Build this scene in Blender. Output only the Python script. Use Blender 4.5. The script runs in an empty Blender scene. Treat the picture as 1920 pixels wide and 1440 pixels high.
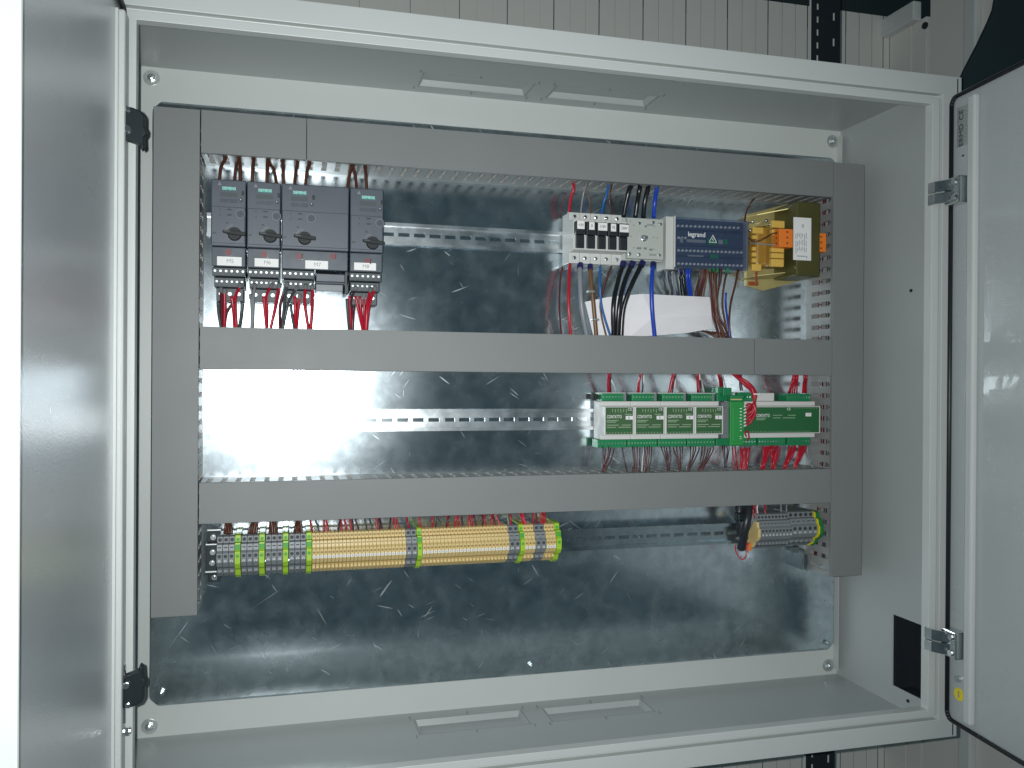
import bpy, bmesh, math, random
from mathutils import Vector, Matrix
random.seed(7)
# ------------------------------------------------------------------ camera
# world: X right, Y into the cabinet (mounting plate front face is Y=0), Z up, metres
CAM = Vector((0.1959, -1.3581, 0.4861)); YAW, PITCH, ROLL = 0.2576, -0.0023, 0.0066; FPX = 1599.29
sc = bpy.context.scene
_cy, _sy, _cp, _sp = math.cos(YAW), math.sin(YAW), math.cos(PITCH), math.sin(PITCH)
FWD = Vector((_sy*_cp, _cy*_cp, _sp)); _r = Vector((_cy, -_sy, 0)); _u = _r.cross(FWD)
RGT = _r*math.cos(ROLL) + _u*math.sin(ROLL); UPV = -_r*math.sin(ROLL) + _u*math.cos(ROLL)
cd = bpy.data.cameras.new('camera'); cam = bpy.data.objects.new('camera', cd); sc.collection.objects.link(cam)
cd.sensor_width = 36; cd.lens = FPX/1920*36; cd.clip_start = .01; cd.clip_end = 50
cam.matrix_world = Matrix(((RGT.x, UPV.x, -FWD.x, CAM.x), (RGT.y, UPV.y, -FWD.y, CAM.y), (RGT.z, UPV.z, -FWD.z, CAM.z), (0, 0, 0, 1)))
sc.camera = cam
# ------------------------------------------------------------------ world, phone flash, exposure
w = bpy.data.worlds.new('World'); sc.world = w; w.use_nodes = True
wb = w.node_tree.nodes['Background']; wb.inputs[0].default_value = (.34, .66, .78, 1); wb.inputs[1].default_value = .066
fl = bpy.data.lights.new('flash', 'AREA'); fl.shape = 'DISK'; fl.size = .007; fl.spread = math.radians(142); fl.energy = 9.9; fl.color = (.965, 1, .995)
flo = bpy.data.objects.new('flash', fl); sc.collection.objects.link(flo)
flo.matrix_world = cam.matrix_world.copy(); flo.location = CAM + RGT*(-.018) + UPV*.008 + FWD*.004
sc.view_settings.view_transform = 'Standard'; sc.view_settings.look = 'None'; sc.view_settings.exposure = 0; sc.view_settings.gamma = 1
sc.view_settings.use_curve_mapping = False
sc.render.engine = 'CYCLES'; sc.render.resolution_x = 1024; sc.render.resolution_y = 768
sc.cycles.max_bounces = 8; sc.cycles.transparent_max_bounces = 12
# ------------------------------------------------------------------ helpers
def ray(px, py): return FWD + RGT*((px-960)/FPX) - UPV*((py-720)/FPX)
def onp(ax, px, py, v):
    d = ray(px, py); return CAM + d*((v-CAM[ax])/d[ax])
def A(px, py, h): return onp(1, px, py, -h)          # point measured in the photo, at height h above the plate

def mat(name, col, rough=.5, metal=0., var=.06, vscale=40, bump=0., bscale=200, spec=.5, coat=0., alpha=None):
    m = bpy.data.materials.new(name); m.use_nodes = True; nt = m.node_tree; b = nt.nodes['Principled BSDF']
    b.inputs['Roughness'].default_value = rough; b.inputs['Metallic'].default_value = metal
    b.inputs['Specular IOR Level'].default_value = spec; b.inputs['Coat Weight'].default_value = coat
    tc = nt.nodes.new('ShaderNodeTexCoord'); nz = nt.nodes.new('ShaderNodeTexNoise'); nz.inputs['Scale'].default_value = vscale; nz.inputs['Detail'].default_value = 5
    geo = nt.nodes.new('ShaderNodeNewGeometry')
    nt.links.new(geo.outputs['Position'], nz.inputs['Vector'])
    mx = nt.nodes.new('ShaderNodeMix'); mx.data_type = 'RGBA'
    mx.inputs[6].default_value = tuple(c*(1-var) for c in col)+(1,); mx.inputs[7].default_value = tuple(min(1, c*(1+var)) for c in col)+(1,)
    nt.links.new(nz.outputs['Fac'], mx.inputs[0]); nt.links.new(mx.outputs[2], b.inputs['Base Color'])
    rr = nt.nodes.new('ShaderNodeMapRange'); rr.inputs[3].default_value = max(.02, rough-.08); rr.inputs[4].default_value = min(1, rough+.08)
    nt.links.new(nz.outputs['Fac'], rr.inputs[0]); nt.links.new(rr.outputs[0], b.inputs['Roughness'])
    if bump:
        n2 = nt.nodes.new('ShaderNodeTexNoise'); n2.inputs['Scale'].default_value = bscale; n2.inputs['Detail'].default_value = 3
        nt.links.new(geo.outputs['Position'], n2.inputs['Vector'])
        bp = nt.nodes.new('ShaderNodeBump'); bp.inputs['Strength'].default_value = bump; bp.inputs['Distance'].default_value = .001
        nt.links.new(n2.outputs['Fac'], bp.inputs['Height']); nt.links.new(bp.outputs[0], b.inputs['Normal'])
    if alpha is not None: b.inputs['Alpha'].default_value = alpha
    return m

def zinc(name, base=(.70, .79, .84), r=.205, scratch=True, hz=.085):
    m = bpy.data.materials.new(name); m.use_nodes = True; nt = m.node_tree; L = nt.links; N = nt.nodes
    N.remove(N['Principled BSDF']); out = N['Material Output']
    geo = N.new('ShaderNodeNewGeometry')
    def noise(scale, stretch=(1, 1, 1), rot=0, detail=4, dist=0):
        mp = N.new('ShaderNodeMapping'); mp.inputs['Scale'].default_value = stretch; m0 = N.new('ShaderNodeMapping'); m0.inputs['Rotation'].default_value = (0, rot, 0)
        L.new(geo.outputs['Position'], m0.inputs[0]); L.new(m0.outputs[0], mp.inputs[0]); n = N.new('ShaderNodeTexNoise'); n.inputs['Scale'].default_value = scale
        n.inputs['Detail'].default_value = detail; n.inputs['Distortion'].default_value = dist; L.new(mp.outputs[0], n.inputs['Vector']); return n.outputs['Fac']
    def rng(s, a, b_, c, d):
        r = N.new('ShaderNodeMapRange'); r.inputs[1].default_value = a; r.inputs[2].default_value = b_; r.inputs[3].default_value = c; r.inputs[4].default_value = d
        L.new(s, r.inputs[0]); return r.outputs[0]
    def mixc(f, a, b_):
        x = N.new('ShaderNodeMix'); x.data_type = 'RGBA'; L.new(f, x.inputs[0])
        for i, v in ((6, a), (7, b_)):
            if isinstance(v, tuple): x.inputs[i].default_value = v
            else: L.new(v, x.inputs[i])
        return x.outputs[2]
    def mth(op, a, b_):
        x = N.new('ShaderNodeMath'); x.operation = op
        for i, v in ((0, a), (1, b_)):
            if isinstance(v, float): x.inputs[i].default_value = v
            else: L.new(v, x.inputs[i])
        return x.outputs[0]
    def mixs(f, a, b_):
        x = N.new('ShaderNodeMixShader')
        if isinstance(f, float): x.inputs[0].default_value = f
        else: L.new(f, x.inputs[0])
        L.new(a, x.inputs[1]); L.new(b_, x.inputs[2]); return x.outputs[0]
    big = noise(11, detail=9, dist=.3); sm = noise(55, detail=9, dist=.35)
    c1 = mixc(rng(big, .35, .65, 0, 1), tuple(x*.80 for x in base)+(1,), tuple(base)+(1,))
    c2 = mixc(rng(sm, .35, .7, 0, 1), c1, tuple(min(1, x*1.18) for x in base)+(1,))
    bp = N.new('ShaderNodeBump'); bp.inputs['Strength'].default_value = .10; bp.inputs['Distance'].default_value = .0006
    L.new(noise(12, (1, 1, .5), 0, 3), bp.inputs['Height'])
    def glossy(dist, rough, col):
        g = N.new('ShaderNodeBsdfAnisotropic'); g.distribution = dist; L.new(bp.outputs[0], g.inputs['Normal'])
        if isinstance(rough, float): g.inputs['Roughness'].default_value = rough
        else: L.new(rough, g.inputs['Roughness'])
        L.new(col, g.inputs['Color']); return g.outputs[0]
    body = mixs(.24, glossy('BECKMANN', rng(sm, .3, .75, r-.012, r+.018), c2), glossy('BECKMANN', r+.078, c2))
    body = mixs(.12, body, glossy('GGX', .09, c2))
    chalk = N.new('ShaderNodeBsdfDiffuse'); chalk.inputs[0].default_value = (.50, .56, .60, 1)
    hazef = mth('MULTIPLY', rng(noise(20, detail=10, dist=.5), .34, .74, .025, hz), rng(noise(40, detail=8, dist=.3), .35, .65, .7, 1.4))
    body = mixs(hazef, body, chalk.outputs[0])
    if scratch:
        d = N.new('ShaderNodeBsdfPrincipled'); d.inputs['Metallic'].default_value = .8; d.inputs['Roughness'].default_value = .5; d.inputs['Base Color'].default_value = (.7, .75, .78, 1)
        src = None
        for rot, st, sc_, th in ((.55, (1, 1, .08), 190, .735), (-.62, (1, 1, .07), 200, .74), (-1.2, (1, 1, .07), 180, .735), (.95, (1, 1, .09), 210, .735), (1.3, (1, 1, .07), 170, .745), (0, (1, 1, .08), 230, .75), (-1.0, (1, 1, .05), 150, .75)):
            s_ = rng(noise(sc_, st, rot, 1), th, th+.025, 0, .5); src = s_ if src is None else mth('MAXIMUM', src, s_)
        gate = rng(noise(6, detail=3), .44, .58, 0, 1)
        body = mixs(mth('MULTIPLY', src, gate), body, d.outputs[0])
    L.new(body, out.inputs[0]); return m

M = dict(
 paint=mat('paint', (.53, .56, .545), .38, bump=.15, bscale=900, var=.03, vscale=6),
 paint_shaded=mat('paint_panel_shaded', (.38, .41, .405), .30, bump=.25, bscale=700, var=.04, vscale=5),  # same cabinet paint, darkened in colour for the shade on oblique panels
 paint_door_dimmed=mat('paint_door_dimmed', (.42, .455, .46), .27, bump=.3, bscale=600, var=.04, vscale=5, coat=.2),  # same cabinet paint, darkened in colour for the flash falloff here
 satin=mat('satin_panel', (.60, .62, .64), .25, metal=.5, bump=.2, bscale=500, var=.06, vscale=6),
 zinc=zinc('zinc_plate'), rail_dark=zinc('dull_rail', (.42, .50, .54), .22, False, .06), zinc_rail=zinc('zinc_rail', (.74, .78, .80), .30, False, .42), steel=mat('steel', (.62, .66, .68), .25, metal=1, var=.1),
 chrome=mat('chrome', (.8, .82, .84), .12, metal=1), duct=mat('duct_pvc', (.195, .205, .204), .55, bump=.15, bscale=1200, var=.04, vscale=12),
 duct_in=mat('duct_wall', (.25, .258, .252), .45, var=.05),
 rubber=mat('rubber', (.012, .014, .02), .45), black=mat('black_plastic', (.018, .022, .028), .38), cambl=mat('black_cam', (.008, .014, .018), .45, spec=.35),
 navy=mat('navy_plastic', (.060, .074, .098), .42, bump=.1, bscale=900, var=.05, spec=.6), navy2=mat('navy_cover', (.080, .096, .118), .25, spec=.7, var=.05),
 navyd=mat('navy_dark', (.03, .038, .06), .5), navyt=mat('terminal_grey', (.05, .065, .072), .5, var=.1),
 knob=mat('knob', (.018, .022, .024), .5, spec=.25), screwm=mat('bright_screw', (.72, .74, .75), .38, metal=.55), teal=mat('teal', (.02, .30, .27), .5), mint=mat('mint', (.55, .8, .74), .5), white=mat('white_label', (.78, .78, .77), .55),
 ink=mat('ink', (.04, .045, .06), .6), inkg=mat('grey_ink', (.28, .30, .31), .6), red=mat('red_wire', (.42, .010, .028), .32, var=.12), redp=mat('red_part', (.16, .012, .02), .4),
 brown=mat('brown_wire', (.085, .030, .018), .38, var=.15), maroon=mat('maroon_wire', (.10, .018, .025), .38, var=.15), plum=mat('plum_wire', (.05, .022, .035), .38),
 ochre=mat('ochre_wire', (.15, .075, .03), .4), grey=mat('grey_wire', (.22, .235, .25), .35), dgrey=mat('dark_wire', (.05, .065, .065), .4), blackw=mat('black_wire', (.008, .010, .012), .28, spec=.6),
 blue=mat('blue_wire', (.012, .055, .42), .32), lblue=mat('light_blue_wire', (.012, .11, .36), .35), whitew=mat('white_wire', (.62, .62, .63), .35), ferr=mat('ferrule', (.16, .17, .18), .5), ferrb=mat('blue_ferrule', (.012, .014, .09), .4), ferrg=mat('green_ferrule', (.01, .25, .10), .45),
 modw=mat('module_white', (.62, .62, .60), .45, var=.03), modlab=mat('module_label', (.05, .115, .045), .5, var=.08), modlab2=mat('module_label_dark', (.018, .12, .038), .5, var=.06), green=mat('green_connector', (.010, .20, .075), .42, var=.12), green2=mat('green_pcb', (.018, .27, .055), .4, var=.1), labgrey=mat('label_print', (.30, .42, .28), .6),
 brk=mat('breaker', (.56, .57, .55), .42, var=.03), brkd=mat('switch_body', (.45, .47, .44), .42, var=.03), tgrey=mat('terminal_grey2', (.19, .21, .225), .45, var=.05), tgreyd=mat('terminal_hole', (.035, .04, .045), .6),
 beige=mat('beige', (.66, .50, .22), .45, var=.06), beiged=mat('beige_dark', (.30, .19, .055), .5), lime=mat('lime', (.33, .55, .03), .4, var=.06), limed=mat('lime_green', (.08, .36, .04), .4),
 yel=mat('yellow_pe', (.62, .55, .02), .4), pegreen=mat('pe_green', (.01, .17, .04), .45), gold=mat('chromate', (.55, .47, .20), .5, metal=.5, var=.3, vscale=22), core=mat('core', (.10, .095, .03), .4, metal=.4, var=.2), coil=mat('coil', (.36, .20, .035), .3, var=.2), tag=mat('bobbin', (.70, .45, .09), .4, var=.06), orange=mat('orange', (.80, .20, .022), .42, var=.05), rust=mat('rust', (.30, .06, .01), .5),
 paper=mat('paper', (.78, .765, .79), .75, var=.03), wall=mat('wall_panel', (.74, .73, .69), .5, var=.05, vscale=3, bump=.1, bscale=300), darkst=mat('dark_steel', (.02, .028, .034), .5, metal=.2), darkp=mat('dark_panel', (.022, .036, .042), .5, var=.1), lattice=mat('light_post', (.66, .68, .67), .5),
 floor=mat('floor_grey', (.10, .10, .10), .6), disty=mat('dist_body', (.045, .062, .085), .35, var=.3), redm=mat('red_mark', (.5, .03, .03), .6), yst=mat('yellow_sticker', (.75, .62, .02), .5), slot=mat('dark_gap', (.01, .012, .013), .7), washer=mat('washer', (.50, .53, .52), .35, metal=.7))

class MB:
    def __init__(s): s.v = []; s.f = []; s.m = []; s.cur = 0
    def add(s, vs, fs):
        o = len(s.v); s.v += [tuple(p) for p in vs]; s.f += [tuple(i+o for i in f) for f in fs]; s.m += [s.cur]*len(fs); return s
    def box(s, x0, x1, y0, y1, z0, z1):
        x0, x1 = min(x0, x1), max(x0, x1); y0, y1 = min(y0, y1), max(y0, y1); z0, z1 = min(z0, z1), max(z0, z1)
        return s.add([(x, y, z) for x in (x0, x1) for y in (y0, y1) for z in (z0, z1)], [(0, 1, 3, 2), (4, 6, 7, 5), (0, 4, 5, 1), (2, 3, 7, 6), (0, 2, 6, 4), (1, 5, 7, 3)])
    def pb(s, px0, py0, px1, py1, h, hb):       # box whose front face covers the measured rectangle at height h
        cx, cy = (px0+px1)/2, (py0+py1)/2
        return s.box(A(px0, cy, h).x, A(px1, cy, h).x, -h, -hb, A(cx, py1, h).z, A(cx, py0, h).z)
    def cyl(s, c, r, axis, l, n=16, r2=None):
        c = Vector(c); ax = {'x': 0, 'y': 1, 'z': 2}[axis]; r2 = r if r2 is None else r2; a, b = [(1, 2), (2, 0), (0, 1)][ax]; vs = []
        for k, rr in ((0, r), (1, r2)):
            for i in range(n):
                t = 2*math.pi*i/n; p = [0, 0, 0]; p[ax] = c[ax]+l*k; p[a] = c[a]+rr*math.cos(t); p[b] = c[b]+rr*math.sin(t); vs.append(p)
        fs = [(i, (i+1) % n, n+(i+1) % n, n+i) for i in range(n)] + [tuple(range(n))[::-1], tuple(range(n, 2*n))]
        return s.add(vs, fs)
    def prism(s, poly, fn, d0, d1):             # poly: 2D points, fn(a, b, d) -> xyz
        n = len(poly); vs = [fn(a, b, d) for d in (d0, d1) for a, b in poly]
        return s.add(vs, [tuple(range(n)), tuple(range(n, 2*n))[::-1]] + [(i, i+n, (i+1) % n+n, (i+1) % n) for i in range(n)])
    def tube(s, path, r, n=8):
        P = [Vector(p) for p in path]; pts = []
        if len(P) > 2:
            Q = [P[0]*2-P[1]]+P+[P[-1]*2-P[-2]]
            for i in range(1, len(Q)-2):
                for k in range(5):
                    t = k/5; a, b, c, d = Q[i-1:i+3]
                    pts.append(.5*((2*b)+(c-a)*t+(2*a-5*b+4*c-d)*t*t+(3*b-a-3*c+d)*t**3))
            pts.append(P[-1])
        else: pts = P
        vs = []; up = None
        for i, p in enumerate(pts):
            t = (pts[min(i+1, len(pts)-1)]-pts[max(i-1, 0)]).normalized()
            if up is None: up = t.orthogonal()
            up = (up-t*up.dot(t)).normalized(); sd = t.cross(up)
            for k in range(n): a = 2*math.pi*k/n; vs.append(p+up*(math.cos(a)*r)+sd*(math.sin(a)*r))
        m = len(pts); fs = [(i*n+k, i*n+(k+1) % n, (i+1)*n+(k+1) % n, (i+1)*n+k) for i in range(m-1) for k in range(n)]+[tuple(range(n))[::-1], tuple(range((m-1)*n, m*n))]
        return s.add(vs, fs)
    def sheet(s, u0, u1, v0, v1, holes, fn):    # flat sheet with rectangular holes
        us = sorted({u0, u1, *[x for h in holes for x in h[:2] if u0 < x < u1]}); vs_ = sorted({v0, v1, *[x for h in holes for x in h[2:] if v0 < x < v1]})
        idx = {}; vs = []; fs = []
        def g(i, j):
            if (i, j) not in idx: idx[i, j] = len(vs); vs.append(fn(us[i], vs_[j]))
            return idx[i, j]
        for i in range(len(us)-1):
            for j in range(len(vs_)-1):
                a, b = (us[i]+us[i+1])/2, (vs_[j]+vs_[j+1])/2
                if any(h[0] < a < h[1] and h[2] < b < h[3] for h in holes): continue
                fs.append((g(i, j), g(i+1, j), g(i+1, j+1), g(i, j+1)))
        return s.add(vs, fs)
    def build(s, name, m, parent=None, bevel=0, smooth=False, solid=0, seg=2):
        me = bpy.data.meshes.new(name); me.from_pydata(s.v, [], s.f)
        bm = bmesh.new(); bm.from_mesh(me)
        if not solid: bmesh.ops.recalc_face_normals(bm, faces=bm.faces)
        bm.to_mesh(me); bm.free()
        ms = m if isinstance(m, (list, tuple)) else [m]
        for x in ms: me.materials.append(M[x] if isinstance(x, str) else x)
        if len(ms) > 1: me.polygons.foreach_set('material_index', s.m)
        if smooth: me.polygons.foreach_set('use_smooth', [True]*len(me.polygons))
        o = bpy.data.objects.new(name, me); sc.collection.objects.link(o)
        if parent is not None: put(o, parent)
        if solid:
            md = o.modifiers.new('s', 'SOLIDIFY'); md.thickness = solid; md.offset = 0
        if bevel:
            md = o.modifiers.new('b', 'BEVEL'); md.width = bevel; md.segments = seg; md.limit_method = 'ANGLE'; md.angle_limit = .7
        return o
def put(o, parent):
    o.parent = parent; p = parent; off = Vector((0, 0, 0))
    while p is not None: off += p.location; p = p.parent
    o.location = o.location - off
def thing(name, label, cat, loc=(0, 0, 0), group=None, kind=None):
    o = bpy.data.objects.new(name, None); o.empty_display_size = .02; sc.collection.objects.link(o); o.location = loc; return tag(o, label, cat, group, kind)
def tag(o, label=None, cat=None, group=None, kind=None):
    if label: o['label'] = label
    if cat: o['category'] = cat
    if group: o['group'] = group
    if kind: o['kind'] = kind
    return o
def text(name, s, x, z, h, size, m, parent, align='CENTER', rot=0, sx=1., bold=0.):
    c = bpy.data.curves.new('t', 'FONT'); c.body = s; c.size = size; c.align_x = align; c.align_y = 'CENTER'; c.extrude = .00015; c.offset = bold
    t = bpy.data.objects.new('t', c); sc.collection.objects.link(t); bpy.context.view_layer.update()
    me = bpy.data.meshes.new_from_object(t.evaluated_get(bpy.context.evaluated_depsgraph_get())); bpy.data.objects.remove(t); bpy.data.curves.remove(c)
    me.transform(Matrix.Translation((x, -h-.0003, z)) @ Matrix.Rotation(math.pi/2, 4, 'X') @ Matrix.Rotation(rot, 4, 'Z') @ Matrix.Diagonal((sx, 1, 1, 1)))
    me.materials.clear(); me.materials.append(M[m]); me.name = name
    o = bpy.data.objects.new(name, me); sc.collection.objects.link(o); put(o, parent); return o

# ------------------------------------------------------------------ cabinet
IX0, IX1, IZ0, IZ1 = -.0270, 1.1944, -.0559, .9587; YB, YR = .030, -.258
LX0, LX1, LZ0, LZ1 = .0240, 1.1465, -.0098, .9155
cab = thing('electrical_cabinet', 'open light grey steel control cabinet standing in front of a panelled wall', 'electrical cabinet', (.58, 0, -.06))
pk = [(.398, .570, -.056, -.001), (.611, .783, -.056, -.003)]
mb = MB()
mb.sheet(IX0, IX1, IZ0, IZ1, [], lambda u, v: (u, YB, v))
b = mb.build('back_panel', 'paint', cab, solid=.0015)
for z, sg, nm in ((IZ1, 1, 'top_panel'), (IZ0, -1, 'bottom_panel')):
    mb = MB(); mb.sheet(IX0, IX1, YR, YB, pk, lambda u, v: (u, v, z))
    for a0, a1, c0, c1 in pk:
        e = .004; d = z+sg*.009
        ring = [(a0, c0), (a1, c0), (a1, c1), (a0, c1)]; inn = [(a0+e, c0+e), (a1-e, c0+e), (a1-e, c1-e), (a0+e, c1-e)]
        mb.add([(x, y, z) for x, y in ring]+[(x, y, d) for x, y in inn], [(i, (i+1) % 4, 4+(i+1) % 4, 4+i) for i in range(4)]+[(4, 5, 6, 7)])
    tp = mb.build(nm, 'paint_shaded', cab)
    for a0, a1, c0, c1 in pk:       # punched knockout outline and its bridge nicks
        k = MB(); t = .0008
        k.box(a0-.003, a1+.003, c0-.0036, c0-.0026, z-sg*.0001, z-sg*.0006)
        for x in (a0-.003, a1+.002): k.box(x, x+.001, c0-.0036, c1+.003, z-sg*.0001, z-sg*.0006)
        for x in (a0-.008, (a0+a1)/2, a1+.008):
            for y in (c0-.011, c1+.009): k.box(x-.0008, x+.0008, y-.005, y+.005, z-sg*.0001, z-sg*.0014)
        k.build('knockout', 'inkg', tp)
mb = MB(); mb.sheet(YR, YB, IZ0, IZ1, [(-.205, -.1225, -.0245, .096)], lambda u, v: (IX1, u, v))
sd = mb.build('side_panel', 'paint_shaded', cab, solid=.002)
for zz in (.6417, -.0375): MB().cyl((IX1-.003, -.1615, zz), .0026, 'x', .002).build('rivet_hole', 'slot', sd)
mb = MB(); mb.box(IX1+.003, IX1+.045, -.125, -.121, -.03, .1); mb.box(IX1+.04, IX1+.044, -.2, -.125, -.03, .1); mb.box(IX1+.003, IX1+.045, -.2, -.125, -.034, -.030); mb.build('cable_chute', 'black', sd)
mb = MB(); mb.sheet(YR, YB, IZ0, IZ1, [], lambda u, v: (IX0, u, v)); mb.build('side_panel', 'paint_shaded', cab, solid=.002)
mb = MB(); mb.box(IX1-.009, IX1-.0080, .014, YB-.001, IZ0+.012, IZ1-.012); mb.build('corner_fold', 'paint', cab)
# front frame: swept section, outer band, rain gutter, sealing lip
def ring(prof, m, name, parent, ox0, ox1, oz0, oz1, sx=1.):
    vs = []; n = len(prof)
    for ins, y in prof:
        a = ins
        vs += [(ox0+a*1.12, y, oz0+a), (ox1-a*1.18, y, oz0+a), (ox1-a*1.18, y, oz1-a), (ox0+a*1.12, y, oz1-a)]
    fs = [(i*4+k, i*4+(k+1) % 4, ((i+1) % n)*4+(k+1) % 4, ((i+1) % n)*4+k) for i in range(n) for k in range(4)]
    return MB().add(vs, fs).build(name, m, parent, bevel=.0012)
ring([(-.002, -.235), (-.002, YR), (.0270, YR), (.0275, YR+.010), (.0330, YR+.010), (.0335, YR-.002), (.0445, YR-.002), (.0445, YR+.014), (.043, YR+.014), (.043, YR+.012), (0, YR+.012)], 'paint', 'front_frame', cab, IX0-.003, IX1+.005, IZ0, IZ1+.001)
def bolt(p, r, parent, name='bolt', w=True):
    m = MB(); x, y, z = p
    if w: m.cyl((x, y, z), r*2.0, 'y', -.0018, 24)
    o = m.build('washer', 'washer', parent, bevel=.0004, smooth=False) if w else parent
    m = MB(); m.cyl((x, y-.0018, z), r*1.05, 'y', -.004, 6); m.cyl((x, y-.0058, z), r*.55, 'y', -.004, 10)
    return m.build(name, 'steel', o if w else parent, bevel=.0004)
for p in ((-.0050, .9418), (1.1755, .9381), (-.0030, -.0386), (1.1748, -.0385)): bolt((p[0], YB-.001, p[1]), .0058, cab)
MB().box(.028, .036, -.20, -.198, IZ0+.0002, IZ0+.0006).build('paint_mark', 'redm', cab)

# doors: local frame u along the leaf from the hinge, n out of its inner face
def door(P0, dirv, nrm, width, z0, z1, m, ribs, name, lab):
    P0 = Vector((P0[0], P0[1], 0)); d = Vector((dirv[0], dirv[1], 0)).normalized(); n = Vector((nrm[0], nrm[1], 0)).normalized()
    fn = lambda u, k, z: P0+d*u+n*k+Vector((0, 0, z))
    def bx(mb, u0, u1, k0, k1, a, b_):
        return mb.add([fn(u, k, z) for u in (u0, u1) for k in (k0, k1) for z in (a, b_)], [(0, 1, 3, 2), (4, 6, 7, 5), (0, 4, 5, 1), (2, 3, 7, 6), (0, 2, 6, 4), (1, 5, 7, 3)])
    mb = MB(); bx(mb, 0, width, -.022, -.006, z0, z1)
    o = mb.build(name, m, cab, bevel=.0015); tag(o, lab)
    for (u0, u1, k, a, b_) in ribs:
        mb = MB(); bx(mb, u0, u1, -.0062, k, a, b_); mb.build('stiffening_rib', 'paint', o, bevel=.003)
    g = .006; rr = .012
    pts = []
    def corner(cu, cz, a0):
        for i in range(5): t = a0+math.pi/2*i/4; pts.append(fn(cu+rr*math.cos(t), -.003, cz+rr*math.sin(t)))
    corner(width-g-rr, z1-g-rr, 0); corner(g+rr, z1-g-rr, math.pi/2); corner(g+rr, z0+g+rr, math.pi); corner(width-g-rr, z0+g+rr, 1.5*math.pi)
    mb = MB(); q = pts+[pts[0]]
    vs = []
    mb2 = MB()
    for i in range(len(q)-1): mb2.tube([q[i], q[i+1]], .0033, 8)
    mb2.build('gasket', 'rubber', o, smooth=True)
    return o, fn, bx
# right leaf
th = math.radians(6.4)
rd, rf, rbx = door((1.1718, -.262), (-math.sin(th), -math.cos(th)), (-math.cos(th), math.sin(th)), 1.12, -.0285, .9290, 'paint_door_dimmed',
    [(.050, .066, .004, -.012, .912), (1.06, 1.08, .006, -.012, .912)], 'right_door', 'pale grey right door leaf with black gasket, hinges and rating plate')
mb = MB(); rbx(mb, .70, .92, -.0058, .016, .395, .475); mb.build('unseen_white_block', 'white', rd, bevel=.001)  # out-of-view white block, added for its bright reflection in the plate
for zc in (.777, .0985):
    hp = MB()
    prof = [(-.014, .010), (-.012, .020), (-.002, .030), (.012, .028), (.026, .018), (.028, .0125)]
    for (z_a, z_b) in ((zc-.017, zc-.001), (zc+.001, zc+.017)):
        outer = [rf(u, k, 0) for u, k in prof]; inner = [rf(u, k-.004, 0) for u, k in prof]
        pl = outer+inner[::-1]
        hp.prism([(p.x, p.y) for p in pl], lambda a, b_, d: (a, b_, d), z_a, z_b)
    h = hp.build('hinge', 'steel', rd, bevel=.0006)
    mb = MB(); rbx(mb, .012, .046, -.0058, .0125, zc-.020, zc+.020); mb.build('hinge_leaf', 'steel', h, bevel=.002)
    mb = MB()
    for dz in (-.012, .012):
        c = rf(.036, .0125, zc+dz); mb.cyl((c.x-.003, c.y, c.z), .0045, 'x', .004, 8)
    mb.build('screw', 'chrome', h)
c = rf(.030, -.006, .045); mb = MB(); mb.cyl((c.x-.006, c.y, c.z), .005, 'x', .006, 8); mb.build('screw', 'steel', rd)
c = rf(.030, -.006, .800+.03); mb = MB(); mb.cyl((c.x-.002, c.y, c.z), .0015, 'x', .002, 8); mb.build('rivet', 'ink', rd)
mb = MB(); c = rf(.030, -.0058, .0215); mb.cyl((c.x-.0008, c.y, c.z), .0095, 'x', .0008, 24); mb.build('round_sticker', 'yst', rd)
mb = MB(); c = rf(.030, -.0058, .0215)
mb.box(c.x-.0014, c.x-.0010, c.y-.001, c.y+.001, c.z-.005, c.z+.005); mb.build('earth_mark', 'inkg', rd)
mb = MB(); rbx(mb, .016, .044, -.0058, -.0052, .845, .905); pl = mb.build('rating_plate', 'washer', rd)
def door_text(s, u, z, size, rot, bold=0):
    c = bpy.data.curves.new('t', 'FONT'); c.body = s; c.size = size; c.align_x = 'CENTER'; c.align_y = 'CENTER'; c.extrude = .0001; c.offset = bold
    t = bpy.data.objects.new('t', c); sc.collection.objects.link(t); bpy.context.view_layer.update()
    me = bpy.data.meshes.new_from_object(t.evaluated_get(bpy.context.evaluated_depsgraph_get())); bpy.data.objects.remove(t); bpy.data.curves.remove(c)
    # text X -> along the leaf towards the hinge reversed so that it reads from inside; text Y -> Z
    d = Vector((-math.sin(th), -math.cos(th), 0)); n = Vector((-math.cos(th), math.sin(th), 0)); p = rf(u, -.0049, z)
    R_ = Matrix(((-d.x*-1, 0, n.x, p.x), (-d.y*-1, 0, n.y, p.y), (0, 1, 0, p.z), (0, 0, 0, 1)))
    me.transform(R_ @ Matrix.Rotation(rot, 4, 'Z')); me.materials.clear(); me.materials.append(M['ink'])
    o = bpy.data.objects.new('lettering', me); sc.collection.objects.link(o); put(o, rd)
door_text('ERMD', .026, .862, .013, math.pi/2); door_text('CE', .026, .892, .013, math.pi/2)
mb = MB()
for i in range(9): rbx(mb, .0345, .0385, -.0052, -.0049, .850+i*.0055, .853+i*.0055)
mb.build('small_print', 'inkg', rd)
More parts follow.
